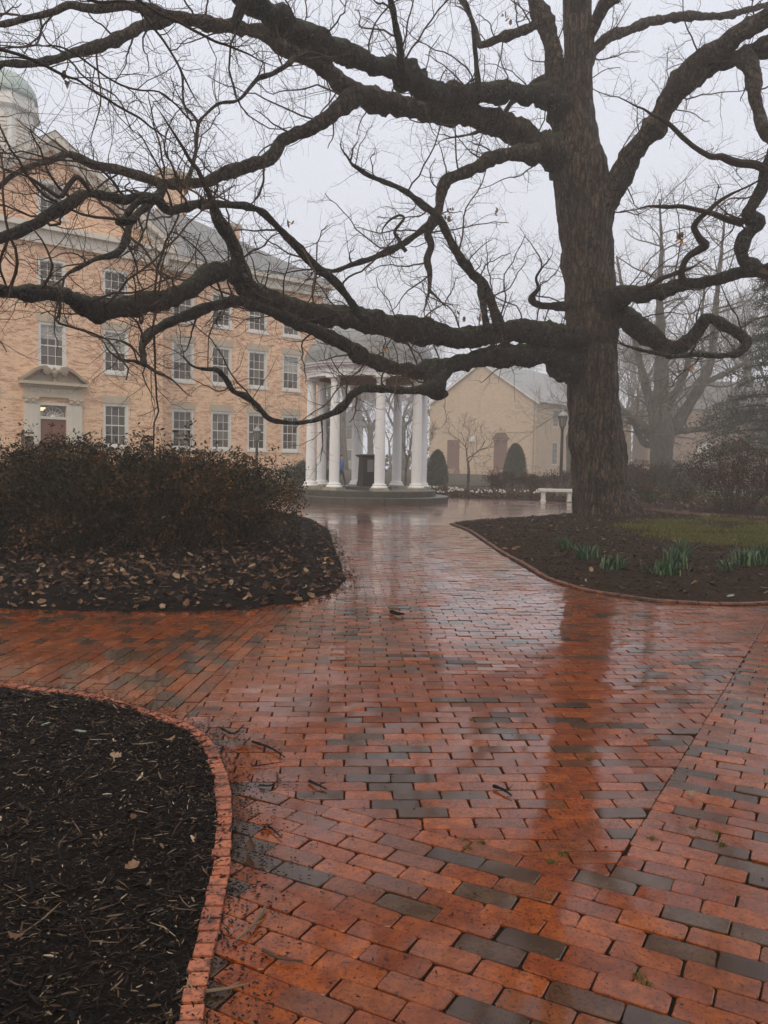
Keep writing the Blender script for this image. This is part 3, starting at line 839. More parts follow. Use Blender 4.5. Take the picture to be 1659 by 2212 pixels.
# drinking fountain in the middle
fo = tag(empty('drinking_fountain', (WC[0], WC[1] - 0.1, 0.415), R(24)), 'black square drinking fountain pedestal standing under the rotunda', 'fountain')
mb = MB(); mb.lathe([(0.95, 0.0), (0.95, 0.10)], 8); mb.build('base_slab', MT['step'], fo)
mb = MB()
def frus(mb, h0, h1, z0, z1):
    V = [(sx * h0, sy * h0, z0) for sx, sy in ((-1, -1), (1, -1), (1, 1), (-1, 1))] + [(sx * h1, sy * h1, z1) for sx, sy in ((-1, -1), (1, -1), (1, 1), (-1, 1))]
    mb.add(V, [np.array([(0, 1, 5, 4), (1, 2, 6, 5), (2, 3, 7, 6), (3, 0, 4, 7), (3, 2, 1, 0), (4, 5, 6, 7)])])
frus(mb, 0.29, 0.28, 0.10, 0.26); frus(mb, 0.262, 0.232, 0.262, 1.13)
mb.build('body', MT['black'], fo)
mb = MB(); frus(mb, 0.25, 0.30, 1.132, 1.18); frus(mb, 0.325, 0.325, 1.182, 1.23); frus(mb, 0.28, 0.20, 1.232, 1.26); mb.build('cap', MT['black'], fo)
mb = MB(); mb.box(-0.10, 0.14, -0.262, -0.245, 0.62, 1.06); mb.build('panel', MT['screen'], fo)

# ------------------------------------------------------------------ buildings
def wall_holes(mb, u0, u1, v0, v1, holes, y, depth=0.22):
    us = sorted({u0, u1, *[h[0] for h in holes], *[h[1] for h in holes]})
    vs = sorted({v0, v1, *[h[2] for h in holes], *[h[3] for h in holes]})
    for i in range(len(us) - 1):
        for j in range(len(vs) - 1):
            cu, cv = (us[i] + us[i + 1]) / 2, (vs[j] + vs[j + 1]) / 2
            if any(h[0] < cu < h[1] and h[2] < cv < h[3] for h in holes): continue
            mb.add([(us[i], y, vs[j]), (us[i + 1], y, vs[j]), (us[i + 1], y, vs[j + 1]), (us[i], y, vs[j + 1])], np.array([[0, 1, 2, 3]]))
    for a, b, c, d in holes:
        V = [(a, y, c), (b, y, c), (b, y, d), (a, y, d), (a, y + depth, c), (b, y + depth, c), (b, y + depth, d), (a, y + depth, d)]
        mb.add(V, np.array([(0, 4, 5, 1), (1, 5, 6, 2), (2, 6, 7, 3), (3, 7, 4, 0)]))
_wcache = {}
def sash(parent, u, y, v0, v1, w, cols=3, rows=4, glass='glass', blind=0.0, trim='white', name='window', panes=True):
    """white sash window, centre u, outer frame w wide; y is the wall face, frame stands just behind it"""
    key = (round(v1 - v0, 3), w, cols, rows, glass, trim)
    h = v1 - v0
    fw = 0.13
    if key not in _wcache:
        m = MB()
        m.box(-w / 2, -w / 2 + fw, -0.03, 0.12, 0, h); m.box(w / 2 - fw, w / 2, -0.03, 0.12, 0, h)
        m.box(-w / 2 + fw, w / 2 - fw, -0.03, 0.12, h - fw, h); m.box(-w / 2 + fw, w / 2 - fw, -0.03, 0.12, 0, 0.10)
        frame = m.mesh('frame', MT[trim])
        m = MB(); m.box(-w / 2 - 0.07, w / 2 + 0.07, -0.12, 0.10, -0.10, -0.002); sill = m.mesh('sill', MT[trim])
        gx0, gx1, gz0, gz1 = -w / 2 + fw, w / 2 - fw, 0.10, h - fw
        m = MB()
        m.box(gx0, gx1, 0.03, 0.10, (gz0 + gz1) / 2 - 0.028, (gz0 + gz1) / 2 + 0.028)
        m.box(gx0, gx0 + 0.035, 0.035, 0.09, gz0, gz1); m.box(gx1 - 0.035, gx1, 0.035, 0.09, gz0, gz1)
        m.box(gx0 + .035, gx1 - .035, 0.035, 0.09, gz0, gz0 + 0.05); m.box(gx0 + .035, gx1 - .035, 0.035, 0.09, gz1 - 0.04, gz1)
        for i in range(1, cols):
            x = gx0 + (gx1 - gx0) * i / cols
            m.box(x - 0.012, x + 0.012, 0.045, 0.085, gz0 + .05, gz1 - .04)
        for j in range(1, rows):
            if j * 2 == rows: continue
            z = gz0 + (gz1 - gz0) * j / rows
            m.box(gx0 + .035, gx1 - .035, 0.047, 0.083, z - 0.012, z + 0.012)
        sa = m.mesh('sash', MT[trim])
        pw, ph = (gx1 - gx0) / cols, (gz1 - gz0) / rows
        m = MB(); m.box(-pw / 2 + 0.002, pw / 2 - 0.002, 0.064, 0.070, -ph / 2 + 0.002, ph / 2 - 0.002); pane = m.mesh('pane', MT[glass])
        _wcache[key] = (frame, sill, sa, pane, gx0, gx1, gz0, gz1, pw, ph)
    frame, sill, sa, pane, gx0, gx1, gz0, gz1, pw, ph = _wcache[key]
    e = empty(name, (u, y, v0), parent=parent)
    for nm, me in (('frame', frame), ('sill', sill), ('sash', sa)):
        link(bpy.data.objects.new(nm, me), e)
    for i in range(cols):
        for j in range(rows):
            o = link(bpy.data.objects.new('pane', pane), e)
            o.location = (gx0 + (i + 0.5) * pw, 0, gz0 + (j + 0.5) * ph)
    if blind > 0:
        m = MB(); zt = gz1; zb = gz1 - (gz1 - gz0) * blind
        m.box(gx0 + 0.01, gx1 - 0.01, 0.056, 0.062, zb, zt); m.build('blind', MT['blind'], e)
    return e

# the big brick hall on the left
hall = tag(empty('brick_hall', (-10.83, 45.0, 0), R(41)), 'three storey tan brick hall with grey hipped roof and white sash windows', 'building')
PU, PY = -7.33, -1.32
PL, PR = PU - 5.5, PU + 5.5
WE = 9.2; EAVE = 11.7
floors = [(1.90, 4.01), (5.47, 7.56), (8.60, 10.45)]
bays = [0.0, 2.32, 4.64, 6.97]
ww = 1.30
holes_w = [(u - ww / 2, u + ww / 2, a, b) for u in bays for a, b in floors]
mb = MB()
wall_holes(mb, PR, WE, 0, EAVE, holes_w, 0.0)
mb.add([(WE, 0, 0), (WE, 14, 0), (WE, 14, EAVE), (WE, 0, EAVE)], np.array([[0, 1, 2, 3]]))
pb = [(PU - 3.05, 0), (PU + 3.05, 0)]
holes_p = [(u - ww / 2, u + ww / 2, a, b) for u, _ in pb for a, b in floors] + [(PU - ww / 2, PU + ww / 2, a, b) for a, b in floors[1:]]
holes_p += [(PU - 0.66, PU + 0.66, 0.0, 3.86)]
wall_holes(mb, PL, PR, 0, EAVE, holes_p, PY)
mb.add([(PR, PY, 0), (PR, 0.0, 0), (PR, 0.0, EAVE), (PR, PY, EAVE)], np.array([[0, 1, 2, 3]]))
mb.add([(PL, PY, 0), (PL, 14, 0), (PL, 14, EAVE), (PL, PY, EAVE)], np.array([[3, 2, 1, 0]]))
APEX = 15.75
wl = mb.build('wall', MT['wall_a'], hall)
# tympanum with its window
mb = MB(); gw0, gw1, gz0_, gz1_ = PU - 0.62, PU + 0.62, 12.35, 13.95
def rk(u): return EAVE + (APEX - EAVE) * (1 - abs(u - PU) / 5.9)
mb.add([(PL, PY + .02, EAVE), (gw0, PY + .02, EAVE), (gw0, PY + .02, rk(gw0)), (PL, PY + .02, rk(PL))], np.array([[0, 1, 2, 3]]))
mb.add([(gw1, PY + .02, EAVE), (PR, PY + .02, EAVE), (PR, PY + .02, rk(PR)), (gw1, PY + .02, rk(gw1))], np.array([[0, 1, 2, 3]]))
mb.add([(gw0, PY + .02, EAVE), (gw1, PY + .02, EAVE), (gw1, PY + .02, gz0_), (gw0, PY + .02, gz0_)], np.array([[0, 1, 2, 3]]))
mb.add([(gw0, PY + .02, gz1_), (gw1, PY + .02, gz1_), (gw1, PY + .02, rk(gw1)), (PU, PY + .02, APEX), (gw0, PY + .02, rk(gw0))], np.array([[0, 1, 2, 3, 4]]))
mb.build('gable_wall', MT['wall_a'], hall)
sash(hall, PU, PY + 0.06, gz0_, gz1_, 1.24, 3, 4)
bl_rng = random.Random(4)
for u in bays:
    for fi, (a, b) in enumerate(floors):
        bd = {(0.0, 1): 0.5, (6.97, 1): 0.5, (2.32, 2): 0.0}.get((u, fi), 0.0)
        sash(hall, u, 0.06, a, b, ww, 3, 4, blind=bd)
        if fi < 2:
            m = MB(); m.box(u - 0.74, u + 0.74, -0.02, 0.1, b + 0.005, b + 0.36); m.build('lintel', MT['stone'], hall)
for u in (PU - 3.05, PU, PU + 3.05):
    for fi, (a, b) in enumerate(floors):
        if u == PU and fi == 0: continue
        bd = 0.34 if (u == PU and fi == 1) else (0.5 if (u > PU and fi == 1) else 0)
        sash(hall, u, PY + 0.06, a, b, ww, 3, 4, blind=bd)
        if fi < 2:
            m = MB(); m.box(u - 0.74, u + 0.74, PY - 0.02, PY + 0.1, b + 0.005, b + 0.36); m.build('lintel', MT['stone'], hall)
m = MB(); m.box(PR - 2.0 + 0.9, PR - 2.0 + 1.45, PY - 0.03, PY - 0.001, 1.72, 2.12); m.build('plaque', MT['plaque'], hall)
m = MB(); m.box(PR + 0.002, WE + 0.05, -0.06, -0.001, 0, 0.9); m.build('water_table', MT['stone'], hall)
m = MB(); m.box(PL, PR + 0.05, PY - 0.06, PY - 0.001, 0, 0.9); m.build('water_table', MT['stone'], hall)
# eaves and roof
m = MB(); m.box(PR + 0.61, WE + 0.55, -0.55, 0.0, EAVE - 0.05, EAVE + 0.22); m.box(PR + 0.3, WE + 0.25, -0.25, 0, EAVE - 0.55, EAVE - 0.052)
m.box(WE + 0.002, WE + 0.55, 0.002, 14.5, EAVE - 0.05, EAVE + 0.22); m.build('cornice', MT['trim'], hall)
RH, RD = 16.3, 7.0
m = MB()
e0, e1 = -0.6, 14.6
m.add([(PL - 6, e0, EAVE + .224), (WE + .6, e0, EAVE + .224), (WE - 5.4, RD, RH), (PL - 6, RD, RH), (WE + .6, e1, EAVE + .224), (PL - 6, e1, EAVE + .224)],
      [np.array([[0, 1, 2, 3], [4, 5, 3, 2]]), np.array([[1, 4, 2]])])
m.build('roof', MT['slate'], hall)
m = MB()
y0, y1 = PY - 0.55, RD
zE = EAVE + 0.30
m.add([(PL - .6, y0, zE), (PU, y0, APEX + .35), (PR + .6, y0, zE), (PL - .6, y1, zE), (PU, y1, APEX + .35), (PR + .6, y1, zE)], [np.array([[0, 1, 4, 3], [1, 2, 5, 4]])])
m.build('pavilion_roof', MT['slate'], hall)
m = MB()
sl = (APEX + .33 - zE) / 6.1
for s_ in (-1, 1):
    m.quadprism([(PU + s_ * 6.1, zE - 0.32), (PU + s_ * 6.1, zE - 0.01), (PU, APEX + .32), (PU, APEX - 0.05)][::s_], PY - 0.5, PY + 0.015)
    m.quadprism([(PU + s_ * 5.6, zE - 0.40), (PU + s_ * 5.75, zE - 0.15), (PU, APEX - .02), (PU, APEX - 0.42)][::s_], PY - 0.22, PY + 0.017)
m.box(PL - 0.5, PR + 0.5, PY - 0.45, PY + 0.019, EAVE - 0.05, EAVE + 0.2); m.box(PL - 0.2, PR + 0.2, PY - 0.2, PY - 0.001, EAVE - 0.65, EAVE - 0.052)
m.build('pediment_cornice', MT['trim'], hall)
def chimney(u, y, w, z0, z1):
    c_ = MB(); c_.box(u - w / 2, u + w / 2, y - .5, y + .5, z0, z1); c_.build('chimney', MT['wall_a'], hall)
    c_ = MB(); c_.box(u - w / 2 - .1, u + w / 2 + .1, y - .6, y + .6, z1 + .002, z1 + .25); c_.build('chimney_cap', MT['stone'], hall)
chimney(3.4, 8.2, 1.5, 14.5, 18.9); chimney(13.0 - 4.2, 10.5, 1.3, 12.5, 17.2)
# cupola
cu = empty('cupola', (PU, 6.0, 0), 0, hall)
m = MB(); m.lathe([(2.0, 14.5), (2.0, 16.6), (1.72, 16.62), (1.72, 18.9), (1.85, 18.95), (2.0, 19.05), (2.0, 19.35), (1.8, 19.4), (1.8, 19.75)], 8); m.build('drum', MT['white'], cu)
m = MB(); m.lathe([(1.78 * math.cos(t) + 0.03, 19.75 + 1.55 * math.sin(t)) for t in np.linspace(0, math.pi / 2 * .97, 12)], 40); m.build('dome', MT['copper'], cu, True)
m = MB(); m.lathe([(0.12, 21.25), (0.10, 21.5), (0.22, 21.62), (0.22, 21.78), (0.06, 21.9), (0.05, 22.2)], 16); m.build('finial', MT['copper'], cu, True)
for k in range(8):
    a = R(22.5 + 45 * k)
    l_ = MB()
    for i in range(8):
        z = 17.0 + i * 0.2
        l_.box(-0.42, 0.42, -0.06, 0.03, z, z + 0.12)
    o = l_.build('louvre', MT['trim'], cu); o.location = (1.60 * math.sin(a), -1.60 * math.cos(a), 0); o.rotation_euler = (0, 0, a)
# portal
po = empty('portal', (PU, PY, 0), 0, hall)
m = MB()
for s_ in (-1, 1):
    m.box(s_ * 1.02 - 0.30, s_ * 1.02 + 0.30, -0.16, -0.001, 0, 3.80)
    m.box(s_ * 1.02 - 0.34, s_ * 1.02 + 0.34, -0.20, -0.001, 0, 0.5)
    for i in range(5):
        m.box(s_ * 1.02 - 0.23 + i * 0.1, s_ * 1.02 - 0.17 + i * 0.1, -0.175, -0.16, 0.55, 3.75)
m.box(-0.72, -0.60, -0.10, 0.1, 0, 3.86); m.box(0.60, 0.72, -0.10, 0.1, 0, 3.86); m.box(-0.60, 0.60, -0.10, 0.1, 3.74, 3.86)
m.box(-0.60, 0.60, -0.06, 0.12, 3.10, 3.20)
m.build('pilaster', MT['trim'], po)
for s_ in (-1, 1):
    m = MB()
    frus2 = [(0.31, 3.80), (0.36, 4.02), (0.39, 4.10)]
    m.box(s_ * 1.02 - 0.36, s_ * 1.02 + 0.36, -0.22, -0.001, 4.02, 4.10)
    m.box(s_ * 1.02 - 0.31, s_ * 1.02 + 0.31, -0.19, -0.001, 3.802, 4.018)
    for i in range(4):
        m.lathe([(0.05, 3.84 + 0.10 * (i % 2)), (0.08, 3.90 + 0.10 * (i % 2)), (0.03, 3.96 + 0.1 * (i % 2))], 8, s_ * 1.02 - 0.22 + i * 0.147, -0.2)
    m.build('capital', MT['stone'], po)
m = MB(); m.box(-1.36, 1.36, -0.18, -0.001, 4.102, 4.24); m.box(-1.33, 1.33, -0.15, -0.001, 4.242, 4.56); m.box(-1.42, 1.42, -0.26, -0.001, 4.562, 4.66)
for i in range(22):
    m.box(-1.36 + i * 0.125, -1.30 + i * 0.125, -0.32, -0.262, 4.60, 4.66)
m.box(-1.55, 1.55, -0.42, -0.001, 4.662, 4.80); m.build('entablature', MT['stone'], po)
m = MB()
for s_ in (-1, 1):
    t = np.linspace(0, 1, 14)
    ux = 1.56 - 1.20 * t
    uz = 4.84 + 0.62 * (t ** 1.6 * (3 - 2 * t)) * 0.95
    top = [(s_ * a, b + 0.09) for a, b in zip(ux, uz)]; bot = [(s_ * a, b - 0.05) for a, b in zip(ux, uz)]
    pts = bot + top[::-1]
    m.quadprism(pts if s_ < 0 else pts[::-1], -0.40, -0.001)
    c_ = []
    for k in range(18):
        a = 2 * math.pi * k / 18
        c_.append((s_ * 0.40 + 0.17 * math.cos(a), 5.30 + 0.17 * math.sin(a)))
    m.quadprism(c_, -0.46, -0.002)
    for k in range(18):
        a = 2 * math.pi * k / 18
        c_[k] = (s_ * 0.40 + 0.09 * math.cos(a), 5.30 + 0.09 * math.sin(a))
    m.quadprism(c_, -0.50, -0.461)
m.quadprism([(-1.45, 4.802), (1.45, 4.802), (0.9, 5.02), (0.45, 5.25), (-0.45, 5.25), (-0.9, 5.02)], -0.16, -0.003)
m.lathe([(0.10, 4.80), (0.05, 4.95), (0.12, 5.05), (0.17, 5.2), (0.12, 5.32), (0.05, 5.36), (0.07, 5.42), (0.02, 5.5)], 14, 0, -0.22)
m.build('pediment', MT['stone_dark'], po, False)
m = MB(); m.box(-0.60, 0.60, 0.02, 0.08, 0.0, 3.10); m.build('door', MT['door'], po)
m = MB()
for i in range(2):
    for j in range(4):
        m.box(-0.52 + i * 0.56, -0.04 + i * 0.56, 0.005, 0.02, 0.25 + j * 0.7, 0.85 + j * 0.7)
m.build('door_panel', MT['door'], po)
m = MB(); m.box(-0.60, 0.60, 0.07, 0.076, 3.202, 3.738); m.build('fanlight_glass', MT['clear'], po)
m = MB()
for k in range(9):
    a = math.pi * (k + 0.0) / 8
    d_ = np.array([math.cos(a), 0, math.sin(a) * 0.86]); n_ = np.array([-math.sin(a), 0, math.cos(a)])
    m.tube([np.array([0, 0.055, 3.22]) + d_ * 0.10, np.array([0, 0.055, 3.22]) + d_ * 0.56], [0.011, 0.011], 4)
for rr in (0.26, 0.50):
    th = np.linspace(0, math.pi, 20); m.tube(np.c_[rr * np.cos(th), np.full(20, 0.055), 3.22 + rr * 0.95 * np.sin(th)], np.full(20, 0.012), 4)
m.lathe([(0.11, 3.202), (0.10, 3.25), (0.02, 3.31)], 12, 0, 0.05)
m.build('fanlight_bars', MT['white'], po)
m = MB(); m.box(-0.9, 0.9, 1.6, 1.7, 0, 4.4); m.box(-0.9, 0.9, 0.3, 1.6, 4.0, 4.1); m.box(-0.95, -0.9, 0.3, 1.6, 0, 4.1); m.box(0.9, 0.95, 0.3, 1.6, 0, 4.1); m.build('vestibule', MT['door'], po)
m = MB(); m.lathe([(0.02, 3.50), (0.12, 3.53), (0.20, 3.60), (0.22, 3.66)], 20, -0.32, 0.7); m.build('ceiling_lamp', MT['glow'], po, True)
fc = bpy.data.curves.new('lettering', 'FONT'); fc.body = 'SOUTH BUILDING'; fc.size = 0.20; fc.extrude = 0.012; fc.align_x = 'CENTER'; fc.space_character = 1.35
fo_ = bpy.data.objects.new('lettering', fc); link(fo_, po); fo_.location = (0, -0.165, 4.33); fo_.rotation_euler = (R(90), 0, 0); fc.materials.append(MT['white'])
bpy.context.view_layer.update()
lm_ = bpy.data.meshes.new_from_object(fo_.evaluated_get(bpy.context.evaluated_depsgraph_get())); loc_ = fo_.location.copy(); bpy.data.objects.remove(fo_)
fo_ = link(bpy.data.objects.new('lettering', lm_), po); fo_.location = loc_; fo_.rotation_euler = (R(90), 0, 0)
if not lm_.materials: lm_.materials.append(MT['white'])
# buff hall behind the rotunda
g0 = P(926.6, 1000, 104)[:2]; g1 = P(1156, 1000, 95)[:2]
ga = math.atan2(g1[1] - g0[1], g1[0] - g0[0]); gw = float(np.linalg.norm(g1 - g0))
bh = tag(empty('gabled_hall', (g0[0], g0[1], 0), ga), 'buff gabled hall with two red brown doors behind the rotunda in fog', 'building')
ge, gp_ = 8.5, 13.2
m = MB()
du = [3.55, 10.1]
hol = [(u - 0.9, u + 0.9, 0, 4.1) for u in du]
wall_holes(m, 0, gw, 0, ge, hol, 0)
m.add([(0, 0, ge), (gw, 0, ge), (gw / 2, 0, gp_)], np.array([[0, 1, 2]]))
LEN = 28.0
m.build('wall', MT['wall_b'], bh)
sw = empty('side_wall', (gw, 0, 0), R(90), bh)
m = MB()
sh_ = [(u - 0.72, u + 0.72, a, b) for u in (4.9, 11.2, 17.4, 23.6) for a, b in ((1.3, 4.0), (5.7, 7.8))]
wall_holes(m, 0.0, LEN, 0, ge, sh_, 0)
m.build('wall_face', MT['wall_b'], sw)
for u in (4.9, 11.2, 17.4, 23.6):
    for a, b in ((1.3, 4.0), (5.7, 7.8)):
        mm = MB(); mm.box(u - .72, u + .72, 0.06, 0.12, a, b); wno = mm.build('window', MT['white'], sw)
        w_, h_ = 1.1, b - a
        for i in range(2):
            for j in range(4):
                mm = MB(); mm.box(u - .58 + i * .60, u - .58 + i * .60 + .56, 0.05, 0.058, a + .12 + j * (h_ - .24) / 4, a + .10 + (j + 1) * (h_ - .24) / 4); mm.build('pane', MT['glass_far'], sw)
m = MB()
m.add([(-.4, -.35, ge - .15), (gw / 2, -.35, gp_ + .12), (gw + .4, -.35, ge - .15), (-.4, LEN + .3, ge - .15), (gw / 2, LEN + .3, gp_ + .12), (gw + .4, LEN + .3, ge - .15)], [np.array([[0, 1, 4, 3], [1, 2, 5, 4]])])
m.build('roof', MT['roof_b'], bh)
m = MB()
for s_ in (0, 1):
    xa, xb = (-.4, gw / 2) if s_ == 0 else (gw + .4, gw / 2)
    pts = [(xa, ge - .42), (xa, ge - .16), (xb, gp_ + .10), (xb, gp_ - .18)]
    m.quadprism(pts if s_ else pts[::-1], -.33, -.002)
m.box(-.4, .25, -.33, -.004, ge - .6, ge - .43)
m.build('barge_board', MT['white'], bh)
for u in du:
    m = MB(); m.box(u - .9, u + .9, 0.05, 0.12, 0, 4.1); dd = m.build('door', MT['door_b'], bh)
    m = MB(); m.box(u - 1.0, u + 1.0, -1.3, -0.002, 0, 0.32); m.box(u - 1.0, u + 1.0, -1.0, -0.002, .322, 0.62); m.build('doorstep', MT['wall_c'], bh)
m = MB(); u = du[1]; m.quadprism([(u - 1.2, 4.15), (u + 1.2, 4.15), (u + .65, 4.9), (u - .65, 4.9)], -.1, -.002); m.build('door_hood', MT['door_b'], bh)
m = MB(); m.tube([(gw - .25, -.08, 0), (gw - .25, -.08, ge - .2)], [.07, .07], 6); m.build('downpipe', MT['roof_b'], bh)
m = MB(); m.box(.0, gw, -.05, -.002, 4.95, 5.12); m.build('string_course', MT['stone'], bh)
m = MB(); m.box(5.6, 6.7, -.06, -.003, 3.9, 4.5); m.build('tablet', MT['white'], bh)
# brown house far right with a white arched window
ah = tag(empty('brown_house', (*P(1398, 1000, 112)[:2], 0), R(-4)), 'brown brick house with a large white arched window at far right', 'building')
m = MB(); m.box(0, 17.5, 0, 9, 0, 9.0); m.build('wall', MT['wall_c'], ah)
m = MB(); m.quadprism([(-.4, 9.0), (17.9, 9.0), (14, 12.6), (3.5, 12.6)], -.4, 9.4); m.build('roof', MT['roof_b'], ah)
m = MB(); cxw = 7.7
pts = [(cxw - 1.55, 0.6), (cxw + 1.55, 0.6)] + [(cxw + 1.55 * math.cos(a), 2.95 + 1.55 * math.sin(a)) for a in np.linspace(0, math.pi, 16)]
m.quadprism(pts, -.14, -.002); aw = m.build('arched_window', MT['white'], ah)
for i in range(3):
    m = MB(); m.box(cxw - 1.3 + i * .9, cxw - .52 + i * .9, -.16, -.142, 0.75, 1.9); m.build('pane', MT['glass_far'], aw)
# pale house beyond the rotunda
ph_ = tag(empty('pale_house', (*P(690, 1000, 128)[:2], 0), R(3)), 'pale house barely seen between the rotunda columns in the fog', 'building')
m = MB(); m.box(0, 6.6, 0, 6, 0, 6.6); m.build('wall', MT['far_wall'], ph_)
m = MB(); m.quadprism([(-.5, 6.6), (7.1, 6.6), (5.5, 8.6), (1.1, 8.6)], -.5, 6.5); m.build('roof', MT['roof_b'], ph_)
for i in range(2):
    for j in range(2):
        m = MB(); m.box(1 + i * 2.9, 2.1 + i * 2.9, -.06, -.002, 1.2 + j * 3.3, 3.1 + j * 3.3); w_ = m.build('window', MT['white'], ph_)
        m = MB(); m.box(1.15 + i * 2.9, 1.95 + i * 2.9, -.075, -.062, 1.35 + j * 3.3, 2.95 + j * 3.3); m.build('pane', MT['glass_far'], w_)

# ------------------------------------------------------------------ the oak
PX = 1 / F
def limb_world(pts, z_list=None):
    """pts: (x, y, radius in pixels, distance)"""
    W = np.array([P(x, y, z) for x, y, r, z in pts])
    rad = np.array([r * z * PX for x, y, r, z in pts])
    return W, rad
def make_limb(pts, step=0.09, lump_=0.5, seed=0):
    W, rad = limb_world(pts)
    q = catmull(np.c_[W, rad], step)
    w, r = q[:, :3].copy(), np.maximum(q[:, 3], 0.004)
    jit = fbm(w * 1.6 + seed * 9.1, 2)[:, None] - 0.5
    j2 = np.stack([vnoise(w * 2.2 + k * 31.7 + seed) - 0.5 for k in range(3)], -1)
    w = w + j2 * np.minimum(r, 0.2)[:, None] * 0.55
    r = r * (1 + lump_ * (fbm(w * 1.3 + 3.3 + seed, 2) - 0.5))
    return w, r
def bark_mod(sc_=9.0, amp=0.16):
    def f(p, th):
        v = p * np.array([1, 1, 0.45]) * sc_
        a = fbm(v, 3)
        b = fbm(p * 2.3, 2)
        return 1 + amp * (a - 0.5) * 1.8 + 0.30 * (b - 0.5)
    return f
oak = tag(empty('oak_tree', (*P(1300, 1100, 23)[:2], 0)), 'huge bare old oak with mossy spreading limbs beside the brick path', 'tree')
OAKLOC = np.array([*P(1300, 1100, 23)[:2], 0])
TR = [(1310, 1132, 84, 23), (1308, 1112, 71, 23), (1304, 1090, 63, 23), (1298, 1050, 59, 23), (1291, 980, 57, 23), (1285, 900, 55, 23), (1281, 820, 53, 23), (1278, 740, 54, 23),
      (1276, 660, 53, 23), (1270, 580, 53, 23), (1266, 500, 55, 23), (1262, 440, 58, 23), (1254, 380, 56, 23), (1246, 320, 48, 23), (1243, 260, 40, 23), (1244, 200, 33, 23), (1247, 120, 30, 23), (1248, 0, 29, 23), (1240, -140, 24, 22.5), (1255, -300, 17, 22), (1240, -430, 8, 22)]
w, r = make_limb(TR, 0.07, 0.08, seed=1)
def trunk_mod(p, th):
    a = fbm(p * np.array([9, 9, 1.6]), 3); b = fbm(p * np.array([22, 22, 5]), 2)
    hgt = p[..., 2]
    root = np.exp(-np.clip(hgt, 0, None) / 0.38) * 0.16 * np.cos(th[None, :] * 5 + 1.0 + 1.2 * b)
    return 1 + 0.13 * (a - 0.5) * 1.6 + 0.07 * (b - 0.5) + root
mb = MB(); mb.tube(w - OAKLOC, r, 72, rmod=lambda p, th: trunk_mod(p, th))
mb.build('trunk', MT['bark_trunk'], oak, True)
def zl(lst, z0, z1):
    """append a distance that runs from z0 to z1 along the list"""
    n_ = len(lst)
    return [(*p, z0 + (z1 - z0) * i / (n_ - 1)) for i, p in enumerate(lst)]
def C2(l): return [(824 + x * .5033, y * .5033, r_ * .5033) for x, y, r_ in l]       # from the upper right study crop
def C1(l): return [(x * .5033, y * .5033, r_ * .5033) for x, y, r_ in l]             # from the upper left study crop
L1 = C2([(800, 520, 50), (740, 432, 40), (640, 405, 38), (540, 395, 38), (430, 395, 40), (330, 400, 38), (250, 410, 42), (180, 370, 45), (110, 320, 45), (50, 290, 42)]) + \
     C1([(1600, 275, 40), (1500, 240, 42), (1430, 215, 43), (1350, 178, 44), (1280, 140, 45), (1200, 80, 45), (1130, 40, 48), (1080, 5, 47), (1030, -40, 42), (900, -120, 36), (700, -180, 26), (450, -260, 12)])
L2 = C2([(800, 700, 70), (740, 655, 72), (640, 610, 58), (540, 545, 50), (430, 510, 48), (330, 490, 45), (220, 485, 42), (100, 455, 42), (0, 440, 42)]) + \
     C1([(1580, 420, 46), (1520, 395, 44), (1440, 330, 40), (1370, 270, 38), (1300, 235, 36), (1210, 180, 34), (1130, 130, 33), (1050, 120, 28), (980, 112, 31), (880, 95, 27), (760, 75, 25), (680, 95, 24), (600, 120, 24), (520, 165, 23), (400, 205, 22), (310, 228, 21), (220, 262, 18), (130, 276, 15), (0, 275, 12), (-150, 300, 7)])
L2b = C1([(1530, 415, 36), (1470, 462, 32), (1400, 510, 30), (1320, 560, 30), (1230, 600, 30), (1180, 660, 28), (1120, 695, 27), (1040, 725, 28), (960, 750, 27), (890, 780, 25), (800, 790, 24), (740, 790, 22), (680, 782, 20), (600, 755, 20), (500, 730, 18), (410, 712, 18), (350, 685, 17), (290, 665, 16), (220, 690, 14), (130, 715, 13), (50, 755, 13), (-20, 815, 14), (-150, 900, 9)])
L2c = C1([(900, 100, 24), (780, 70, 20), (640, 45, 19), (560, 24, 18), (400, 35, 18), (300, 25, 17), (220, 55, 16), (100, 85, 15), (0, 105, 13), (-120, 100, 8)])
L2d = C1([(700, 785, 18), (690, 830, 17), (640, 880, 17), (590, 920, 16), (560, 960, 17), (545, 1020, 17), (520, 1070, 15), (480, 1095, 14), (420, 1110, 12), (360, 1140, 12), (300, 1170, 10), (270, 1200, 8)])
LOW = [(1262, 760, 46), (1235, 735, 44), (1180, 724, 37), (1120, 716, 35), (1060, 722, 33), (1000, 728, 33), (940, 722, 36), (880, 710, 36), (820, 698, 34), (760, 690, 34), (700, 682, 35), (640, 670, 36), (580, 650, 36), (542, 632, 36), (520, 602, 30), (500, 580, 27), (470, 588, 28), (430, 610, 30), (380, 640, 31), (340, 655, 31), (290, 660, 34), (240, 667, 33), (205, 672, 34), (160, 650, 27), (110, 634, 25), (60, 632, 23), (0, 628, 20), (-120, 600, 14), (-250, 590, 6)]
LOWb = [(1250, 800, 40), (1215, 780, 36), (1180, 766, 30), (1130, 766, 27), (1080, 770, 26), (1020, 780, 23), (970, 792, 22), (930, 800, 23), (880, 800, 18), (830, 790, 18), (780, 768, 18), (730, 740, 17), (690, 718, 16), (650, 702, 14), (610, 682, 14), (560, 662, 13), (515, 650, 13), (480, 655, 12), (450, 664, 13), (400, 682, 12), (350, 706, 10), (318, 728, 11), (308, 745, 9), (311, 770, 8), (313, 788, 7)]
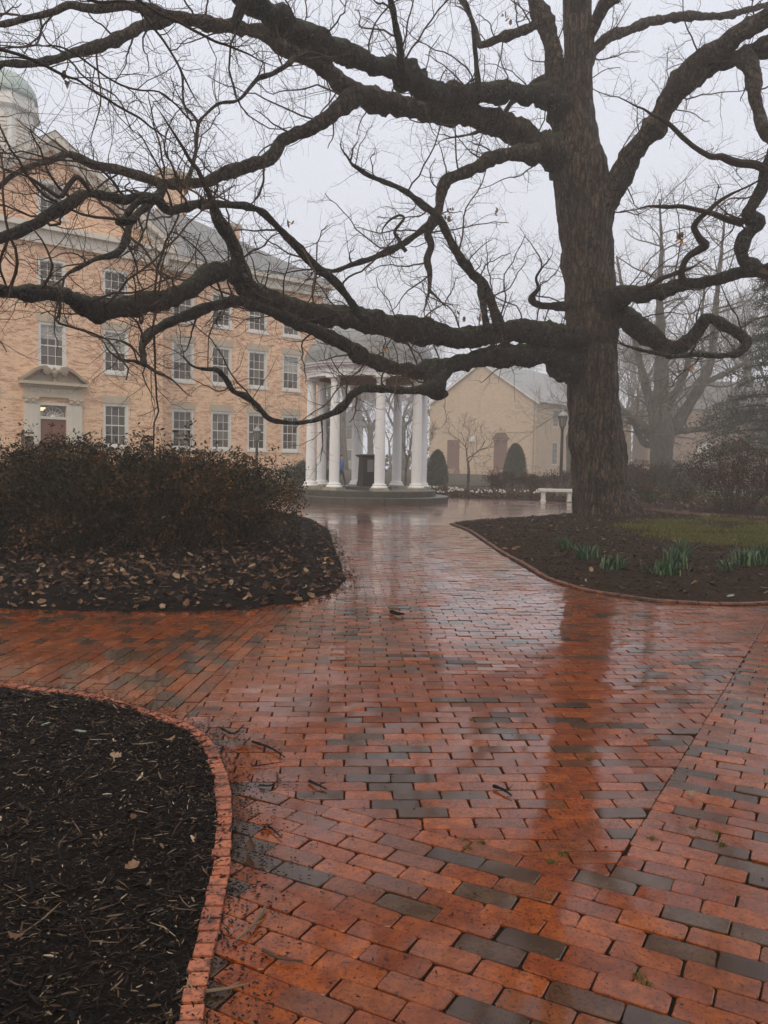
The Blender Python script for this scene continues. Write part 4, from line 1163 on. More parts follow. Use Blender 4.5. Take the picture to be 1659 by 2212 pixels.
LOWc = [(955, 795, 22), (938, 815, 24), (935, 838, 22), (905, 845, 11), (870, 845, 10), (830, 840, 10), (790, 838, 10), (762, 852, 10), (740, 878, 9), (700, 900, 7), (650, 912, 6), (600, 910, 6), (575, 900, 6.5), (555, 875, 7), (530, 856, 7), (505, 845, 6), (490, 822, 6), (470, 800, 5), (440, 797, 3.5), (415, 790, 2.5), (395, 770, 1.5)]
STUB = [(935, 825, 22), (945, 845, 20), (955, 852, 12), (964, 848, 9)]
L4 = [(790, 690, 12), (768, 668, 9), (745, 636, 9), (720, 606, 9), (680, 575, 9), (640, 530, 9), (600, 490, 8), (570, 460, 8), (540, 446, 8), (480, 440, 9), (440, 437, 10), (400, 446, 11), (365, 455, 12), (340, 436, 12), (310, 428, 11), (270, 432, 12), (230, 425, 12), (185, 420, 14), (165, 427, 14), (140, 446, 14), (100, 466, 15), (50, 495, 14), (0, 515, 13), (-90, 560, 8)]
L4b = [(522, 610, 22), (515, 570, 18), (510, 540, 17), (497, 512, 17), (477, 482, 15), (464, 452, 12), (455, 436, 10)]
L5 = [(1160, 335, 22), (1125, 327, 17), (1060, 345, 15), (1010, 370, 14), (970, 386, 13), (955, 412, 12), (946, 450, 11), (935, 476, 12), (922, 505, 9), (930, 530, 8), (922, 560, 8), (930, 590, 7), (928, 630, 5)]
L5b = [(935, 478, 9), (905, 500, 8), (870, 525, 8), (835, 545, 7), (800, 560, 7), (760, 572, 6), (720, 585, 5), (690, 580, 3)]
L6 = [(1078, 712, 14), (1074, 690, 11), (1060, 650, 10), (1045, 615, 10), (1015, 585, 10), (990, 550, 9), (968, 505, 9), (945, 468, 9), (915, 445, 8), (885, 420, 7), (850, 400, 6), (800, 380, 5), (760, 355, 4)]
L6b = [(1050, 715, 9), (1047, 690, 7), (1043, 650, 7), (1035, 610, 7), (1022, 590, 6)]
ST2 = C2([(800, 620, 40), (760, 480, 42), (745, 350, 38), (735, 250, 34), (712, 130, 36), (655, 0, 36), (600, -130, 30), (560, -260, 20), (500, -420, 10)])
ST3 = C2([(870, 260, 36), (900, 130, 30), (935, 60, 28), (1000, -20, 26), (1080, -130, 20), (1150, -260, 10)])
R1 = C2([(900, 960, 60), (955, 885, 56), (1000, 785, 50), (1060, 690, 48), (1120, 600, 48), (1190, 500, 50), (1250, 410, 52), (1310, 330, 55), (1400, 240, 50), (1480, 190, 46), (1560, 130, 45), (1659, 65, 44), (1800, -20, 36), (1950, -120, 22)])
R1b = C2([(1330, 320, 40), (1430, 280, 38), (1540, 245, 36), (1620, 215, 34), (1720, 170, 28), (1850, 150, 16)])
R1c = C2([(1560, 235, 34), (1582, 290, 33), (1600, 400, 29), (1635, 530, 27), (1690, 640, 22)])
R2 = [(1690, 300, 14), (1660, 340, 12), (1650, 370, 13), (1640, 420, 14), (1615, 462, 16), (1638, 482, 15), (1608, 510, 14), (1604, 555, 16), (1632, 583, 16)]
R3 = [(1290, 668, 32), (1325, 650, 28), (1345, 640, 24), (1380, 633, 20), (1430, 628, 17), (1500, 612, 15), (1560, 598, 14), (1610, 587, 15), (1650, 582, 12), (1700, 560, 8)]
R4 = [(1300, 690, 28), (1335, 685, 24), (1362, 692, 22), (1390, 720, 20), (1430, 750, 20), (1462, 755, 18), (1490, 735, 15), (1510, 708, 14), (1530, 690, 13), (1570, 705, 13), (1612, 736, 11), (1600, 760, 9), (1560, 768, 8), (1510, 765, 7), (1460, 770, 5), (1400, 760, 4), (1345, 745, 2.5)]
SM = [(1260, 660, 11), (1228, 661, 8.5), (1190, 662, 8), (1155, 655, 7), (1150, 640, 6), (1163, 622, 4.5), (1158, 600, 3.5), (1172, 575, 2.5)]
UPR = C2([(880, 330, 24), (900, 250, 22), (960, 170, 22), (1060, 130, 20), (1150, 95, 19), (1260, 75, 18), (1400, 72, 17), (1500, 60, 15), (1620, 30, 12), (1750, 0, 7)])
UPL = C2([(730, 330, 20), (690, 340, 17), (620, 385, 14), (560, 440, 12), (500, 520, 9), (400, 570, 6), (300, 590, 4)])
UPM = C2([(680, 100, 22), (620, 125, 18), (520, 160, 16), (430, 195, 14), (420, 170, 11), (390, 90, 10), (340, 0, 9), (300, -90, 6)])
V1 = C2([(92, 330, 24), (85, 290, 21), (75, 200, 17), (60, 100, 15), (40, 0, 14), (20, -120, 9)])
V2 = C2([(420, 392, 16), (415, 350, 13), (405, 250, 11), (395, 150, 10), (380, 60, 9), (350, -20, 7)])
HS = C1([(1050, -10, 26), (1030, 40, 25), (1012, 90, 22), (1008, 130, 16)])
U1 = C1([(800, 790, 12), (825, 720, 9), (840, 650, 9), (850, 540, 9), (880, 495, 7), (940, 445, 7), (1020, 430, 7), (1080, 370, 8), (1110, 338, 9), (1170, 318, 9), (1230, 280, 10), (1270, 245, 11)])
U2 = C1([(852, 545, 6), (830, 500, 5), (790, 450, 5), (785, 380, 4), (775, 310, 4), (740, 240, 3.5), (720, 170, 3)])
D1 = C1([(1130, 700, 5), (1128, 800, 5), (1090, 870, 6), (1060, 880, 5)])
HEART = [(880, 545, 5), (866, 522, 4.5), (850, 503, 4), (862, 485, 3.6), (872, 474, 3.2), (862, 466, 3), (846, 472, 2.8), (832, 486, 2.6), (824, 502, 2.2), (832, 522, 1.8), (846, 540, 1.4)]
S1 = [(345, 435, 8), (320, 428, 8), (295, 440, 7), (270, 470, 7), (255, 480, 8), (290, 478, 7), (255, 475, 5)]
HANG1 = C1([(270, -30, 8), (420, 10, 7), (560, 20, 6), (660, 130, 5.5), (760, 270, 5), (830, 400, 4.5), (890, 480, 3.5), (960, 490, 2)])
HANG2 = C1([(0, 205, 7), (100, 240, 6.5), (260, 310, 6), (330, 330, 5), (420, 400, 5), (560, 490, 5), (680, 570, 4.5), (790, 630, 4.5), (830, 660, 4)])
HANG3 = C1([(0, 175, 5), (150, 190, 5), (300, 220, 4.5), (450, 330, 4), (560, 380, 4), (700, 410, 3.5), (830, 520, 4)])
HANG4 = C1([(560, -20, 7), (680, 60, 7), (830, 120, 6), (960, 190, 5), (1050, 240, 4), (1200, 290, 3), (1300, 300, 2)])
HANG5 = C1([(0, 720, 8), (90, 745, 8), (180, 800, 8), (230, 845, 9), (265, 850, 10), (300, 790, 10), (340, 755, 10), (370, 790, 9), (400, 830, 8)])
RH1 = [(1280, 190, 2.5), (1370, 225, 3), (1440, 262, 4), (1500, 318, 5), (1560, 343, 7), (1610, 352, 8), (1650, 368, 9)]
RH2 = [(1340, 455, 3), (1400, 448, 4), (1450, 445, 4.5), (1510, 455, 4.5), (1560, 470, 6), (1600, 482, 9)]
RH3 = [(1640, 390, 5), (1580, 420, 6), (1530, 455, 6), (1502, 485, 7), (1510, 510, 7), (1525, 530, 9), (1490, 552, 7), (1470, 590, 7), (1478, 615, 8)]
RH4 = [(1400, 630, 6), (1395, 600, 5), (1380, 560, 5), (1362, 510, 4), (1345, 460, 3)]
RH5 = [(1380, 625, 6), (1440, 600, 5), (1490, 580, 4), (1530, 560, 3)]
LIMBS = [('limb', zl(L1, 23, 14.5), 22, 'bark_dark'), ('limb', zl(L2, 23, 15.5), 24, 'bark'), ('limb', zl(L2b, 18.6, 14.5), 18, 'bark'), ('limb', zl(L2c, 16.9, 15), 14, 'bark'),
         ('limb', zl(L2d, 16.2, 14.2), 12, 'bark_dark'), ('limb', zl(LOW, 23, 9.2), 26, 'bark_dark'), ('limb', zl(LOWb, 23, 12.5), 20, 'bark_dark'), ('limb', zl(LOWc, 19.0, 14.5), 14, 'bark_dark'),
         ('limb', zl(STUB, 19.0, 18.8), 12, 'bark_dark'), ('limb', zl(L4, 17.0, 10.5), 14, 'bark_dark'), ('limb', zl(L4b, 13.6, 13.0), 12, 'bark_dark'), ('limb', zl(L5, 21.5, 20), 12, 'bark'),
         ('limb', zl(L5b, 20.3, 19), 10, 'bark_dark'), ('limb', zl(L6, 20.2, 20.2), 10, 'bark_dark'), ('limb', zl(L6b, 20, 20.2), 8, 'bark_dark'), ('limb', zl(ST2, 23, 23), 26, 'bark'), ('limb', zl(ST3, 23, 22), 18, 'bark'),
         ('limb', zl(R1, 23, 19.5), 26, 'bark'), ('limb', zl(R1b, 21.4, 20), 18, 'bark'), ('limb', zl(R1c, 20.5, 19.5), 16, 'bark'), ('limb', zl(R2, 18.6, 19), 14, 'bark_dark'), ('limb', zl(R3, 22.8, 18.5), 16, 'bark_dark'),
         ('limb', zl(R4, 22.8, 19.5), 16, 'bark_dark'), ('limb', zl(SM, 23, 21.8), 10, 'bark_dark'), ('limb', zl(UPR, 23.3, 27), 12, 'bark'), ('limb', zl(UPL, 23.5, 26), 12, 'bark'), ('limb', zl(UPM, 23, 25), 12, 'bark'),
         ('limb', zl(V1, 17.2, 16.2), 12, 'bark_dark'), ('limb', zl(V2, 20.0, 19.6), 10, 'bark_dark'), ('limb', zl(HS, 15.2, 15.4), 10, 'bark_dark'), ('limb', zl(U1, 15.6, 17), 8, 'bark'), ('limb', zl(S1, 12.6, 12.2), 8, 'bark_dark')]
THIN = [zl(U2, 15.9, 15.6), zl(D1, 15.9, 15.7), zl(HEART, 19.6, 19.4), zl(HANG1, 10, 11), zl(HANG2, 9.5, 12), zl(HANG3, 9.8, 12), zl(HANG4, 10.5, 11.5), zl(HANG5, 11, 11.5),
        zl(RH1, 18, 18.6), zl(RH2, 18.4, 19), zl(RH3, 18.8, 20.5), zl(RH5, 21, 20.5)]
skel = []; ends = []
STUBS = {8, 29}
for k, (nm, pts, sides, mt) in enumerate(LIMBS):
    pts = [(x_, y_, r_ * {0: 1.05, 1: 1.0, 5: 0.67, 6: 0.86, 9: 0.85, 10: 0.85}.get(k, 0.92), z_) for x_, y_, r_, z_ in pts]
    w, r = make_limb(pts, 0.075 if max(p[2] for p in pts) > 14 else 0.06, seed=k + 3)
    s_l = np.concatenate([[0], np.cumsum(np.linalg.norm(np.diff(w, axis=0), axis=1))])
    r = r * (1 + 0.22 * np.exp(-s_l / 0.5))
    for kn in rng.uniform(0.6, max(s_l[-1], 0.7), int(s_l[-1] / 1.1)):
        r = r * (1 + rng.uniform(0.08, 0.28) * np.exp(-((s_l - kn) / rng.uniform(0.07, 0.16)) ** 2))
    mb = MB(); mb.tube(w - OAKLOC, r, sides, rmod=bark_mod(6.5, 0.46), cap=True)
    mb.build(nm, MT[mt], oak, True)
    skel.append((w, r))
    if k not in STUBS: ends.append((w[-1], w[-1] - w[-4], r[-1]))
tw = MB()
TRI = 0
def crooked(p, d, L, r0, r1, nseg, wig, up, rg):
    pts = [p]; d = d / (np.linalg.norm(d) + 1e-9)
    for k in range(nseg):
        d = d + rg.normal(0, wig, 3) + np.array([0, 0, up])
        d = d / np.linalg.norm(d)
        pts.append(pts[-1] + d * L / nseg)
    return np.array(pts), np.linspace(r0, r1, nseg + 1)
def perp_dir(t, rg, zbias, fwdf=0.45):
    v = rg.normal(0, 1, 3); v[2] += zbias
    v = v - t * (v @ t); v /= np.linalg.norm(v) + 1e-9
    d = v + t * fwdf
    return d / np.linalg.norm(d)
def sprout(mb, pts, rad, level, rg, origin, spec, keep=None):
    """side shoots along a polyline; spec[level] = (spacing, length range, start radius factor, cap radius)"""
    if level >= len(spec): return
    gap, l0, l1, rf, rc, wig, nseg, sides = spec[level]
    s_ = np.concatenate([[0], np.cumsum(np.linalg.norm(np.diff(pts, axis=0), axis=1))])
    k = gap * rg.uniform(0.3, 1.0)
    while k < s_[-1]:
        p = np.array([np.interp(k, s_, pts[:, c]) for c in range(3)]); rr = np.interp(k, s_, rad)
        i = min(np.searchsorted(s_, k), len(pts) - 1); t = pts[i] - pts[i - 1]; t = t / (np.linalg.norm(t) + 1e-9)
        k += gap * rg.uniform(0.45, 1.7)
        if keep is not None and not keep(p): continue
        L = rg.uniform(l0, l1) * (0.65 + 0.5 * rg.uniform())
        r0 = min(rr * rf, rc)
        q, qr = crooked(p, perp_dir(t, rg, 0.35, rg.uniform(0.2, 0.9)), L, r0, max(r0 * 0.4, 0.0022), nseg, wig, 0.02, rg)
        mb.tube(q - origin, qr, sides, rg.uniform(0, 1))
        sprout(mb, q, qr, level + 1, rg, origin, spec)
rg = np.random.default_rng(11)
SPEC = [(0.50, 0.8, 2.8, 0.36, 0.022, 0.21, 12, 5), (0.24, 0.3, 1.2, 0.5, 0.0085, 0.22, 6, 4), (0.13, 0.12, 0.55, 0.6, 0.0042, 0.22, 4, 3)]
for w, r in skel:
    sprout(tw, w, r, 0, rg, OAKLOC, SPEC, lambda p: p[1] < 24 and p[2] > 2.2)
for e_, d_, r_ in ends:
    d_ = d_ / (np.linalg.norm(d_) + 1e-9)
    for c_ in range(2):
        dd_ = d_ + rg.normal(0, 0.35, 3); q, qr = crooked(e_ - d_ * 0.05, dd_, rg.uniform(0.8, 1.8), max(r_ * 0.8, 0.006), 0.003, 9, 0.22, 0.03, rg)
        tw.tube(q - OAKLOC, qr, 6, 0.2); sprout(tw, q, qr, 1, rg, OAKLOC, SPEC)
SPEC2 = [(0.16, 0.35, 1.2, 0.6, 0.008, 0.28, 6, 4), (0.13, 0.10, 0.42, 0.65, 0.0042, 0.28, 4, 3)]
for pts in THIN:
    w, r = make_limb(pts, 0.08, seed=5)
    w = w + np.stack([fbm(w * 2.5 + 50 * k_, 2) - 0.5 for k_ in range(3)], -1) * 0.10
    s_e = np.linspace(0, 1, len(r)); r = r * np.clip(np.minimum(s_e if r[0] < r[-1] else 1 - s_e, 0.35) / 0.35, 0.35, 1)
    tw.tube(w - OAKLOC, r, 6, 0.1)
    sprout(tw, w, r, 0, rg, OAKLOC, SPEC2)
# crown above the frame
def fork(mb, p, d, L, r0, depth, rg, origin, sides0=8, up=0.05, spread=0.55, rmin=0.006, ratio=(0.68, 0.86), wig=0.14, twig_mb=None, twig_depth=2):
    nseg = 5
    q, qr = crooked(p, d, L, r0, r0 * 0.72, nseg, wig, up, rg)
    tgt = mb if (twig_mb is None or depth > twig_depth) else twig_mb
    tgt.tube(q - origin, qr, max(3, sides0 - 0) if depth > 3 else (5 if depth > 1 else 3), rg.uniform())
    if depth == 0: return
    dd = (q[-1] - q[-2]); dd /= np.linalg.norm(dd)
    nch = 2 if rg.uniform() < 0.6 else 3
    for c in range(nch):
        v = perp_dir(dd, rg, 0.15, 0)
        nd = dd + v * rg.uniform(0.6, 1.3) * spread
        fork(mb, q[-1], nd / np.linalg.norm(nd), L * rg.uniform(*ratio), max(qr[-1] * (0.82 if c == 0 else 0.62), rmin), depth - 1, rg, origin, sides0, up, spread, rmin, ratio, wig, twig_mb, twig_depth)
    # one side shoot part way
    if depth >= 1:
        k = rg.integers(2, nseg)
        nd = dd * 0.5 + perp_dir(dd, rg, 0.2, 0.2)
        fork(mb, q[k], nd / np.linalg.norm(nd), L * rg.uniform(0.45, 0.7), max(qr[k] * 0.4, rmin), max(0, depth - 2), rg, origin, sides0, up, spread, rmin, ratio, wig, twig_mb, twig_depth)
tag(tw.build('twigs', MT['twig'], oak), kind='stuff')
# a few dead leaves still hanging, and tufts
hl = [(402, 405, 16.5), (395, 410, 16.5), (622, 483, 15), (153, 180, 11), (1030, 690, 20), (1026, 705, 20), (992, 688, 20), (1075, 462, 20), (1470, 512, 17), (1464, 508, 17), (1487, 795, 19), (838, 760, 18.5), (970, 455, 20), (965, 462, 20), (975, 468, 20), (1090, 35, 20), (1100, 45, 20)]
for x, y, z in hl:
    p = P(x, y, z)
    mb = MB()
    for k in range(3):
        V, Fq = LEAVES[rng.integers(6)]
        M_ = np.array(Matrix.Rotation(rng.uniform(0, 6.28), 3, 'Z') @ Matrix.Rotation(R(90) + rng.normal(0, .5), 3, 'Y'))
        mb.add((V * rng.uniform(0.8, 1.4)) @ M_.T + p + rng.normal(0, .05, 3) - OAKLOC, Fq, rng.uniform(0.6, 1.0))
    mb.build('hanging_leaves', MT['leaf_dead'], oak)

# ------------------------------------------------------------------ bare trees in the fog
def bare_tree_mesh(seed, H, r0, lean=(0, 0), depth=6, spread=0.55, first=0.30):
    rg = np.random.default_rng(seed)
    a, b = MB(), MB()
    o = np.zeros(3)
    q, qr = crooked(np.array([0, 0, -0.2]), np.array([lean[0], lean[1], 1.0]), H * first, r0 * 1.25, r0 * 0.9, 6, 0.04, 0.05, rg)
    a.tube(q, qr, 14, rmod=lambda p, th: 1 + 0.12 * (fbm(p * 3, 2) - 0.5))
    nch = 4
    for c in range(nch):
        an = 2 * math.pi * c / nch + rg.uniform(-.4, .4)
        sp_ = rg.uniform(0.25, 0.8) * spread / 0.55
        d = np.array([math.cos(an) * sp_, math.sin(an) * sp_, 1.0])
        fork(a, q[-1 - (c % 2)], d / np.linalg.norm(d), H * 0.20, r0 * rg.uniform(0.4, 0.62), depth, rg, o, 8, 0.05, spread, 0.011, (0.70, 0.86), 0.16, b, 2)
    return a, b
def place_tree(name, me, loc, rz, sc_, label, group):
    t = tag(empty(name, (*loc, 0), rz), label, 'tree', group)
    t.scale = (sc_, sc_, sc_)
    for nm, m_ in zip(('trunk', 'crown'), me):
        link(bpy.data.objects.new(nm, m_), t)
    return t
TM = []
for sd_, H_, r_, dp in ((21, 17, 0.36, 6), (22, 18, 0.42, 6), (23, 14, 0.28, 6)):
    a, b = bare_tree_mesh(sd_, H_, r_, depth=dp)
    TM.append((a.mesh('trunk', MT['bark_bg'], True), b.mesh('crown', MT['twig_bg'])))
far_trees = [(742, 122, 1, 0.3, 1.5, 'bare tree seen between the middle columns of the rotunda'), (870, 138, 0, 1.2, 1.4, 'bare tree just right of the rotunda fountain far off in the fog'),
             (700, 136, 2, 2.0, 1.5, 'slim bare tree behind the left columns of the rotunda'), (1120, 134, 0, 2.4, 1.25, 'faint bare tree rising behind the buff hall roof ridge'),
             (1232, 82, 2, 0.9, 1.05, 'low bare tree whose boughs droop before the buff hall roof'), (1345, 118, 1, 4.0, 1.25, 'tall faint bare tree just right of the oak trunk'),
             (1560, 96, 0, 5.2, 1.3, 'bare tree in front of the brown house at right'), (1640, 92, 1, 3.3, 1.25, 'bare tree behind the dark evergreen at the right edge'),
             (960, 146, 2, 0.1, 1.5, 'bare tree far behind the left eave of the buff hall'), (1480, 136, 1, 1.9, 1.3, 'faintest bare tree rising behind the brown house'),
             (1410, 128, 0, 2.9, 1.3, 'faint bare tree behind the broad grey tree'), (800, 148, 0, 3.9, 1.45, 'faint bare tree exactly behind the fountain pedestal')]
for px, z, k, rz, s_, lab in far_trees:
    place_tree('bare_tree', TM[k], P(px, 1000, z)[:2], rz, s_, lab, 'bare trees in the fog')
# the big grey tree at right
BT = 66.0
bt = tag(empty('grey_tree', (*P(1428, 1000, BT)[:2], 0)), 'broad grey many limbed tree standing in fog right of the oak', 'tree')
BO = np.array([*P(1428, 1000, BT)[:2], 0])
def C3(l): return [((1900 + x * .2939) * .6959, (1000 + y * .2939) * .6959, r_ * .2045) for x, y, r_ in l]
a, b = MB(), MB(); rg = np.random.default_rng(5)
BL_ = [C3([(510, 1750, 140), (515, 1560, 118), (520, 1400, 112), (525, 1250, 125), (520, 1100, 130), (505, 950, 100), (510, 750, 85), (520, 550, 70), (525, 350, 60), (520, 100, 48), (500, -300, 36), (520, -800, 20), (500, -1300, 8)]),
       C3([(560, 1230, 70), (680, 1080, 65), (760, 950, 60), (880, 760, 55), (960, 600, 50), (1040, 420, 45), (1080, 150, 38), (1100, -200, 30), (1150, -700, 18), (1200, -1200, 8)]),
       C3([(600, 1200, 36), (690, 1160, 34), (850, 1140, 30), (1000, 1130, 27), (1150, 1100, 24), (1290, 1070, 20), (1500, 1000, 12)]),
       C3([(470, 1260, 60), (380, 1150, 52), (260, 1060, 46), (120, 960, 40), (-50, 880, 30), (-250, 820, 20), (-450, 830, 9)]),
       C3([(430, 1300, 40), (340, 1280, 36), (280, 1180, 30), (230, 1080, 24), (120, 1050, 16)]),
       C3([(480, 1050, 55), (400, 850, 46), (340, 600, 40), (290, 400, 34), (220, 100, 28), (120, -300, 20), (50, -700, 10)]),
       C3([(560, 950, 40), (640, 800, 36), (740, 620, 32), (800, 450, 28), (880, 200, 24), (950, -100, 16), (980, -400, 8)]),
       C3([(900, 700, 34), (1020, 620, 30), (1200, 540, 26), (1400, 430, 20), (1600, 320, 12)])]
for k, l_ in enumerate(BL_):
    pts = zl(l_, BT, BT + (k % 3 - 1) * 2.5)
    w, r = make_limb(pts, 0.25, seed=40 + k)
    a.tube(w - BO, r, 12)
    if k > 0 or True:
        sprout(b, w, r, 0, rg, BO, [(0.70, 2.6, 6.5, 0.45, 0.09, 0.17, 8, 4), (0.55, 1.0, 2.8, 0.55, 0.03, 0.22, 5, 3), (0.42, 0.5, 1.3, 0.7, 0.014, 0.25, 3, 3)], lambda p: p[2] > 2.6)
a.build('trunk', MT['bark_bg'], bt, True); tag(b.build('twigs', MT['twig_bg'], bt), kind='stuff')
# small tree before the buff hall
a, b = bare_tree_mesh(31, 5.6, 0.095, depth=4, first=0.34, spread=0.7)
place_tree('young_tree', (a.mesh('trunk', MT['bark_bg'], True), b.mesh('crown', MT['twig_bg'])), P(1014, 1000, 62)[:2], 0.4, 1.0, 'small bare young tree in front of the buff gable wall', None)
a, b = bare_tree_mesh(33, 4.6, 0.07, depth=4, first=0.40, spread=0.5)
place_tree('young_tree', (a.mesh('trunk', MT['bark_bg'], True), b.mesh('crown', MT['twig_bg'])), P(876, 1000, 52)[:2], 0.4, 1.0, 'slender young tree seen through the right columns of the rotunda', None)
# far-off wood closing the view
mb = MB(); rg = np.random.default_rng(77)
for k in range(46):
    x = -70 + k * 3.4 + rg.uniform(-1, 1); y = rg.uniform(132, 148)
    fork(mb, np.array([x, y, 0.0]), np.array([0, 0, 1.0]), rg.uniform(3.5, 5), 0.22, 5, rg, np.zeros(3), 5, 0.06, 0.5, 0.02, (0.7, 0.85), 0.12)
m = 9000; xs = rg.uniform(-70, 75, m)
hh_ = 1.6 + 3.2 * fbm(np.c_[xs * 0.22, np.zeros(m), np.zeros(m)], 3) * rg.uniform(0, 1, m) ** 0.5 * 1.5
c_ = np.c_[xs, rg.uniform(136, 144, m), hh_ * rg.uniform(0, 1, m) ** 0.7]; nr = rg.normal(0, 1, (m, 3)); nr /= np.linalg.norm(nr, axis=1)[:, None]
def _big(c, nrm, size):
    t = rg.normal(0, 1, (len(c), 3)); t -= nrm * (t * nrm).sum(1)[:, None]; t /= np.linalg.norm(t, axis=1)[:, None]
    s2 = np.cross(nrm, t); L = size[:, None]
    return np.stack([c - t * L, c + s2 * L * .6, c + t * L, c - s2 * L * .6], 1).reshape(-1, 3), (np.arange(len(c)) * 4)[:, None] + np.arange(4)[None]
mb.add(*_big(c_, nr, rg.uniform(0.2, 0.5, m)))
tag(mb.build('distant_wood', MT['twig_bg']), 'distant bare wood lost in the fog', None, None, 'stuff')

# ------------------------------------------------------------------ shrubs
def leaf_quads(c, nrm, size, rg, aspect=0.45):
    m = len(c)
    t = rg.normal(0, 1, (m, 3)); t -= nrm * (t * nrm).sum(1)[:, None]; t /= np.linalg.norm(t, axis=1)[:, None] + 1e-9
    s_ = np.cross(nrm, t)
    L = size[:, None]; W = L * aspect
    V = np.stack([c, c + t * L * 0.5 + s_ * W * 0.5 + nrm * W * 0.12, c + t * L, c + t * L * 0.5 - s_ * W * 0.5 + nrm * W * 0.12], 1).reshape(-1, 3)
    i = np.arange(m) * 4
    return V, np.c_[i, i + 1, i + 2, i + 3]
def shrub(name, loc, rx, ry, h, nleaf, nstem, mat, label, seed, z0=0.0, leaf=0.038, base=0.18, group=None, shoots=30, cat='shrub', power=0.45, lthr=0.44):
    rg = np.random.default_rng(seed)
    t = tag(empty(name, (loc[0], loc[1], z0)), label, cat, group)
    st = MB(); tips = []
    for k in range(nstem):
        a = rg.uniform(0, 6.28); rad = math.sqrt(rg.uniform(0, 1))
        end = np.array([rx * rad * math.cos(a), ry * rad * math.sin(a), h * (1 - 0.35 * rad ** 2.2) * rg.uniform(0.75, 1.02)])
        b = np.array([end[0] * 0.28 + rg.normal(0, .05), end[1] * 0.28 + rg.normal(0, .05), 0])
        s_ = np.linspace(0, 1, 7)[:, None]
        q = b + (end - b) * s_ + rg.normal(0, 0.035, (7, 3)) * s_ + np.array([0, 0, 0.25 * h]) * (s_ * (1 - s_))
        st.tube(q, np.linspace(0.011, 0.003, 7), 4, rg.uniform())
        tips.append(q[-1])
        for c in range(5):
            i = rg.integers(2, 6)
            e2 = q[i] + rg.normal(0, 0.20, 3) + np.array([0, 0, 0.08])
            st.tube([q[i], (q[i] + e2) / 2 + rg.normal(0, .03, 3), e2], [0.005, 0.0035, 0.002], 3, rg.uniform()); tips.append(e2)
    tips = np.array(tips)
    m = int(nleaf * 0.55)
    c1 = tips[rg.integers(0, len(tips), m)] + rg.normal(0, 0.065, (m, 3))
    m2 = nleaf - m
    a_ = rg.uniform(0, 6.283, m2); zz = rg.uniform(0, 1, m2) ** 0.85
    env = np.clip(1 - np.abs(zz * 1.7 - 0.70) ** 3.2, 0, 1) ** 0.5
    rad = rg.uniform(0, 1, m2) ** power * env
    c2 = np.c_[np.cos(a_) * rad * rx, np.sin(a_) * rad * ry, zz * h]
    lump = fbm(np.c_[c2 * 4.6] + seed, 2)
    c2[:, 2] *= 0.80 + 0.5 * (fbm(np.c_[c2[:, :2] * 1.7, np.zeros(len(c2))] + seed * 3.1, 3) - 0.1)
    c2 = c2[(c2[:, 2] > base * h) & (lump > lthr)]
    c = np.vstack([c1, c2]); c = c[c[:, 2] > 0.04]
    nrm = rg.normal(0, 1, (len(c), 3)); nrm[:, 2] += 0.8; nrm /= np.linalg.norm(nrm, axis=1)[:, None]
    mb = MB(); V, Fq = leaf_quads(c, nrm, rg.uniform(0.6, 1.35, len(c)) * leaf, rg)
    cv = np.clip(fbm(c * 3.0 + seed * 1.7, 2) * 1.5 - 0.35 + rg.normal(0, 0.16, len(c)), 0, 1)
    mb.add(V, Fq, np.repeat(cv, 4))
    for k in range(shoots):
        tp = tips[rg.integers(0, len(tips))]
        if tp[2] < h * 0.7: continue
        e2 = tp + np.array([rg.normal(0, .05), rg.normal(0, .05), rg.uniform(0.06, 0.20)])
        st.tube([tp, e2], [0.003, 0.002], 3, 0.2)
        nn = 9
        cc = np.repeat(e2[None], nn, 0); nr = rg.normal(0, 0.5, (nn, 3)); nr[:, 2] += 1; nr /= np.linalg.norm(nr, axis=1)[:, None]
        V, Fq = leaf_quads(cc, nr, rg.uniform(0.9, 1.5, nn) * leaf * 1.15, rg); mb.add(V, Fq, np.repeat(rg.uniform(0.1, 0.8, nn), 4))
    tag(mb.build('foliage', MT[mat], t), kind='stuff'); st.build('stems', MT['twig'], t)
    return t
AZ = 'azalea hedge clumps behind the leaf litter'
for k, (X, Y, rx, ry, h, lab) in enumerate([(-5.9, 12.0, 1.35, 1.4, 1.60, 'dark leafy azalea shrub cut by the left edge of the picture'), (-4.4, 11.9, 1.30, 1.4, 1.58, 'dark leafy azalea shrub second from the left edge'),
                                            (-3.15, 12.2, 1.15, 1.3, 1.50, 'dark leafy azalea shrub in the middle of the hedge row'), (-2.35, 13.2, 1.05, 1.4, 1.42, 'rightmost dark leafy azalea shrub next to the rotunda steps'),
                                            (-5.4, 14.6, 1.6, 1.3, 1.72, 'tall azalea shrub at back left in front of the hall door'), (-3.5, 14.8, 1.5, 1.3, 1.55, 'azalea shrub at the back of the hedge below the ground floor windows')]):
    hz = float(h_left(np.array([X]), np.array([Y]))[0])
    shrub('azalea_shrub', (X, Y), rx, ry, h - hz, 21000, 95, 'leaf_shrub', lab, 100 + k, hz, 0.054, 0.02, AZ, 110, lthr=0.52)
shrub('red_shrub', P(1590, 1000, 27)[:2], 2.1, 1.8, 2.05, 12000, 60, 'leaf_red', 'big reddish brown shrub at the right edge behind the lawn', 131, 0.1, 0.075, 0.05)
shrub('red_shrub', P(1700, 1000, 25)[:2], 1.9, 1.6, 1.9, 6000, 40, 'leaf_red', 'reddish brown shrub leaving the picture at the right edge', 132, 0.1, 0.075, 0.05)
shrub('low_shrub', P(1405, 1000, 31)[:2], 0.75, 0.6, 0.62, 4000, 30, 'leaf_shrub', 'low dark rounded shrub just right of the oak trunk', 133, 0.1, 0.05, 0.05, None, 4)
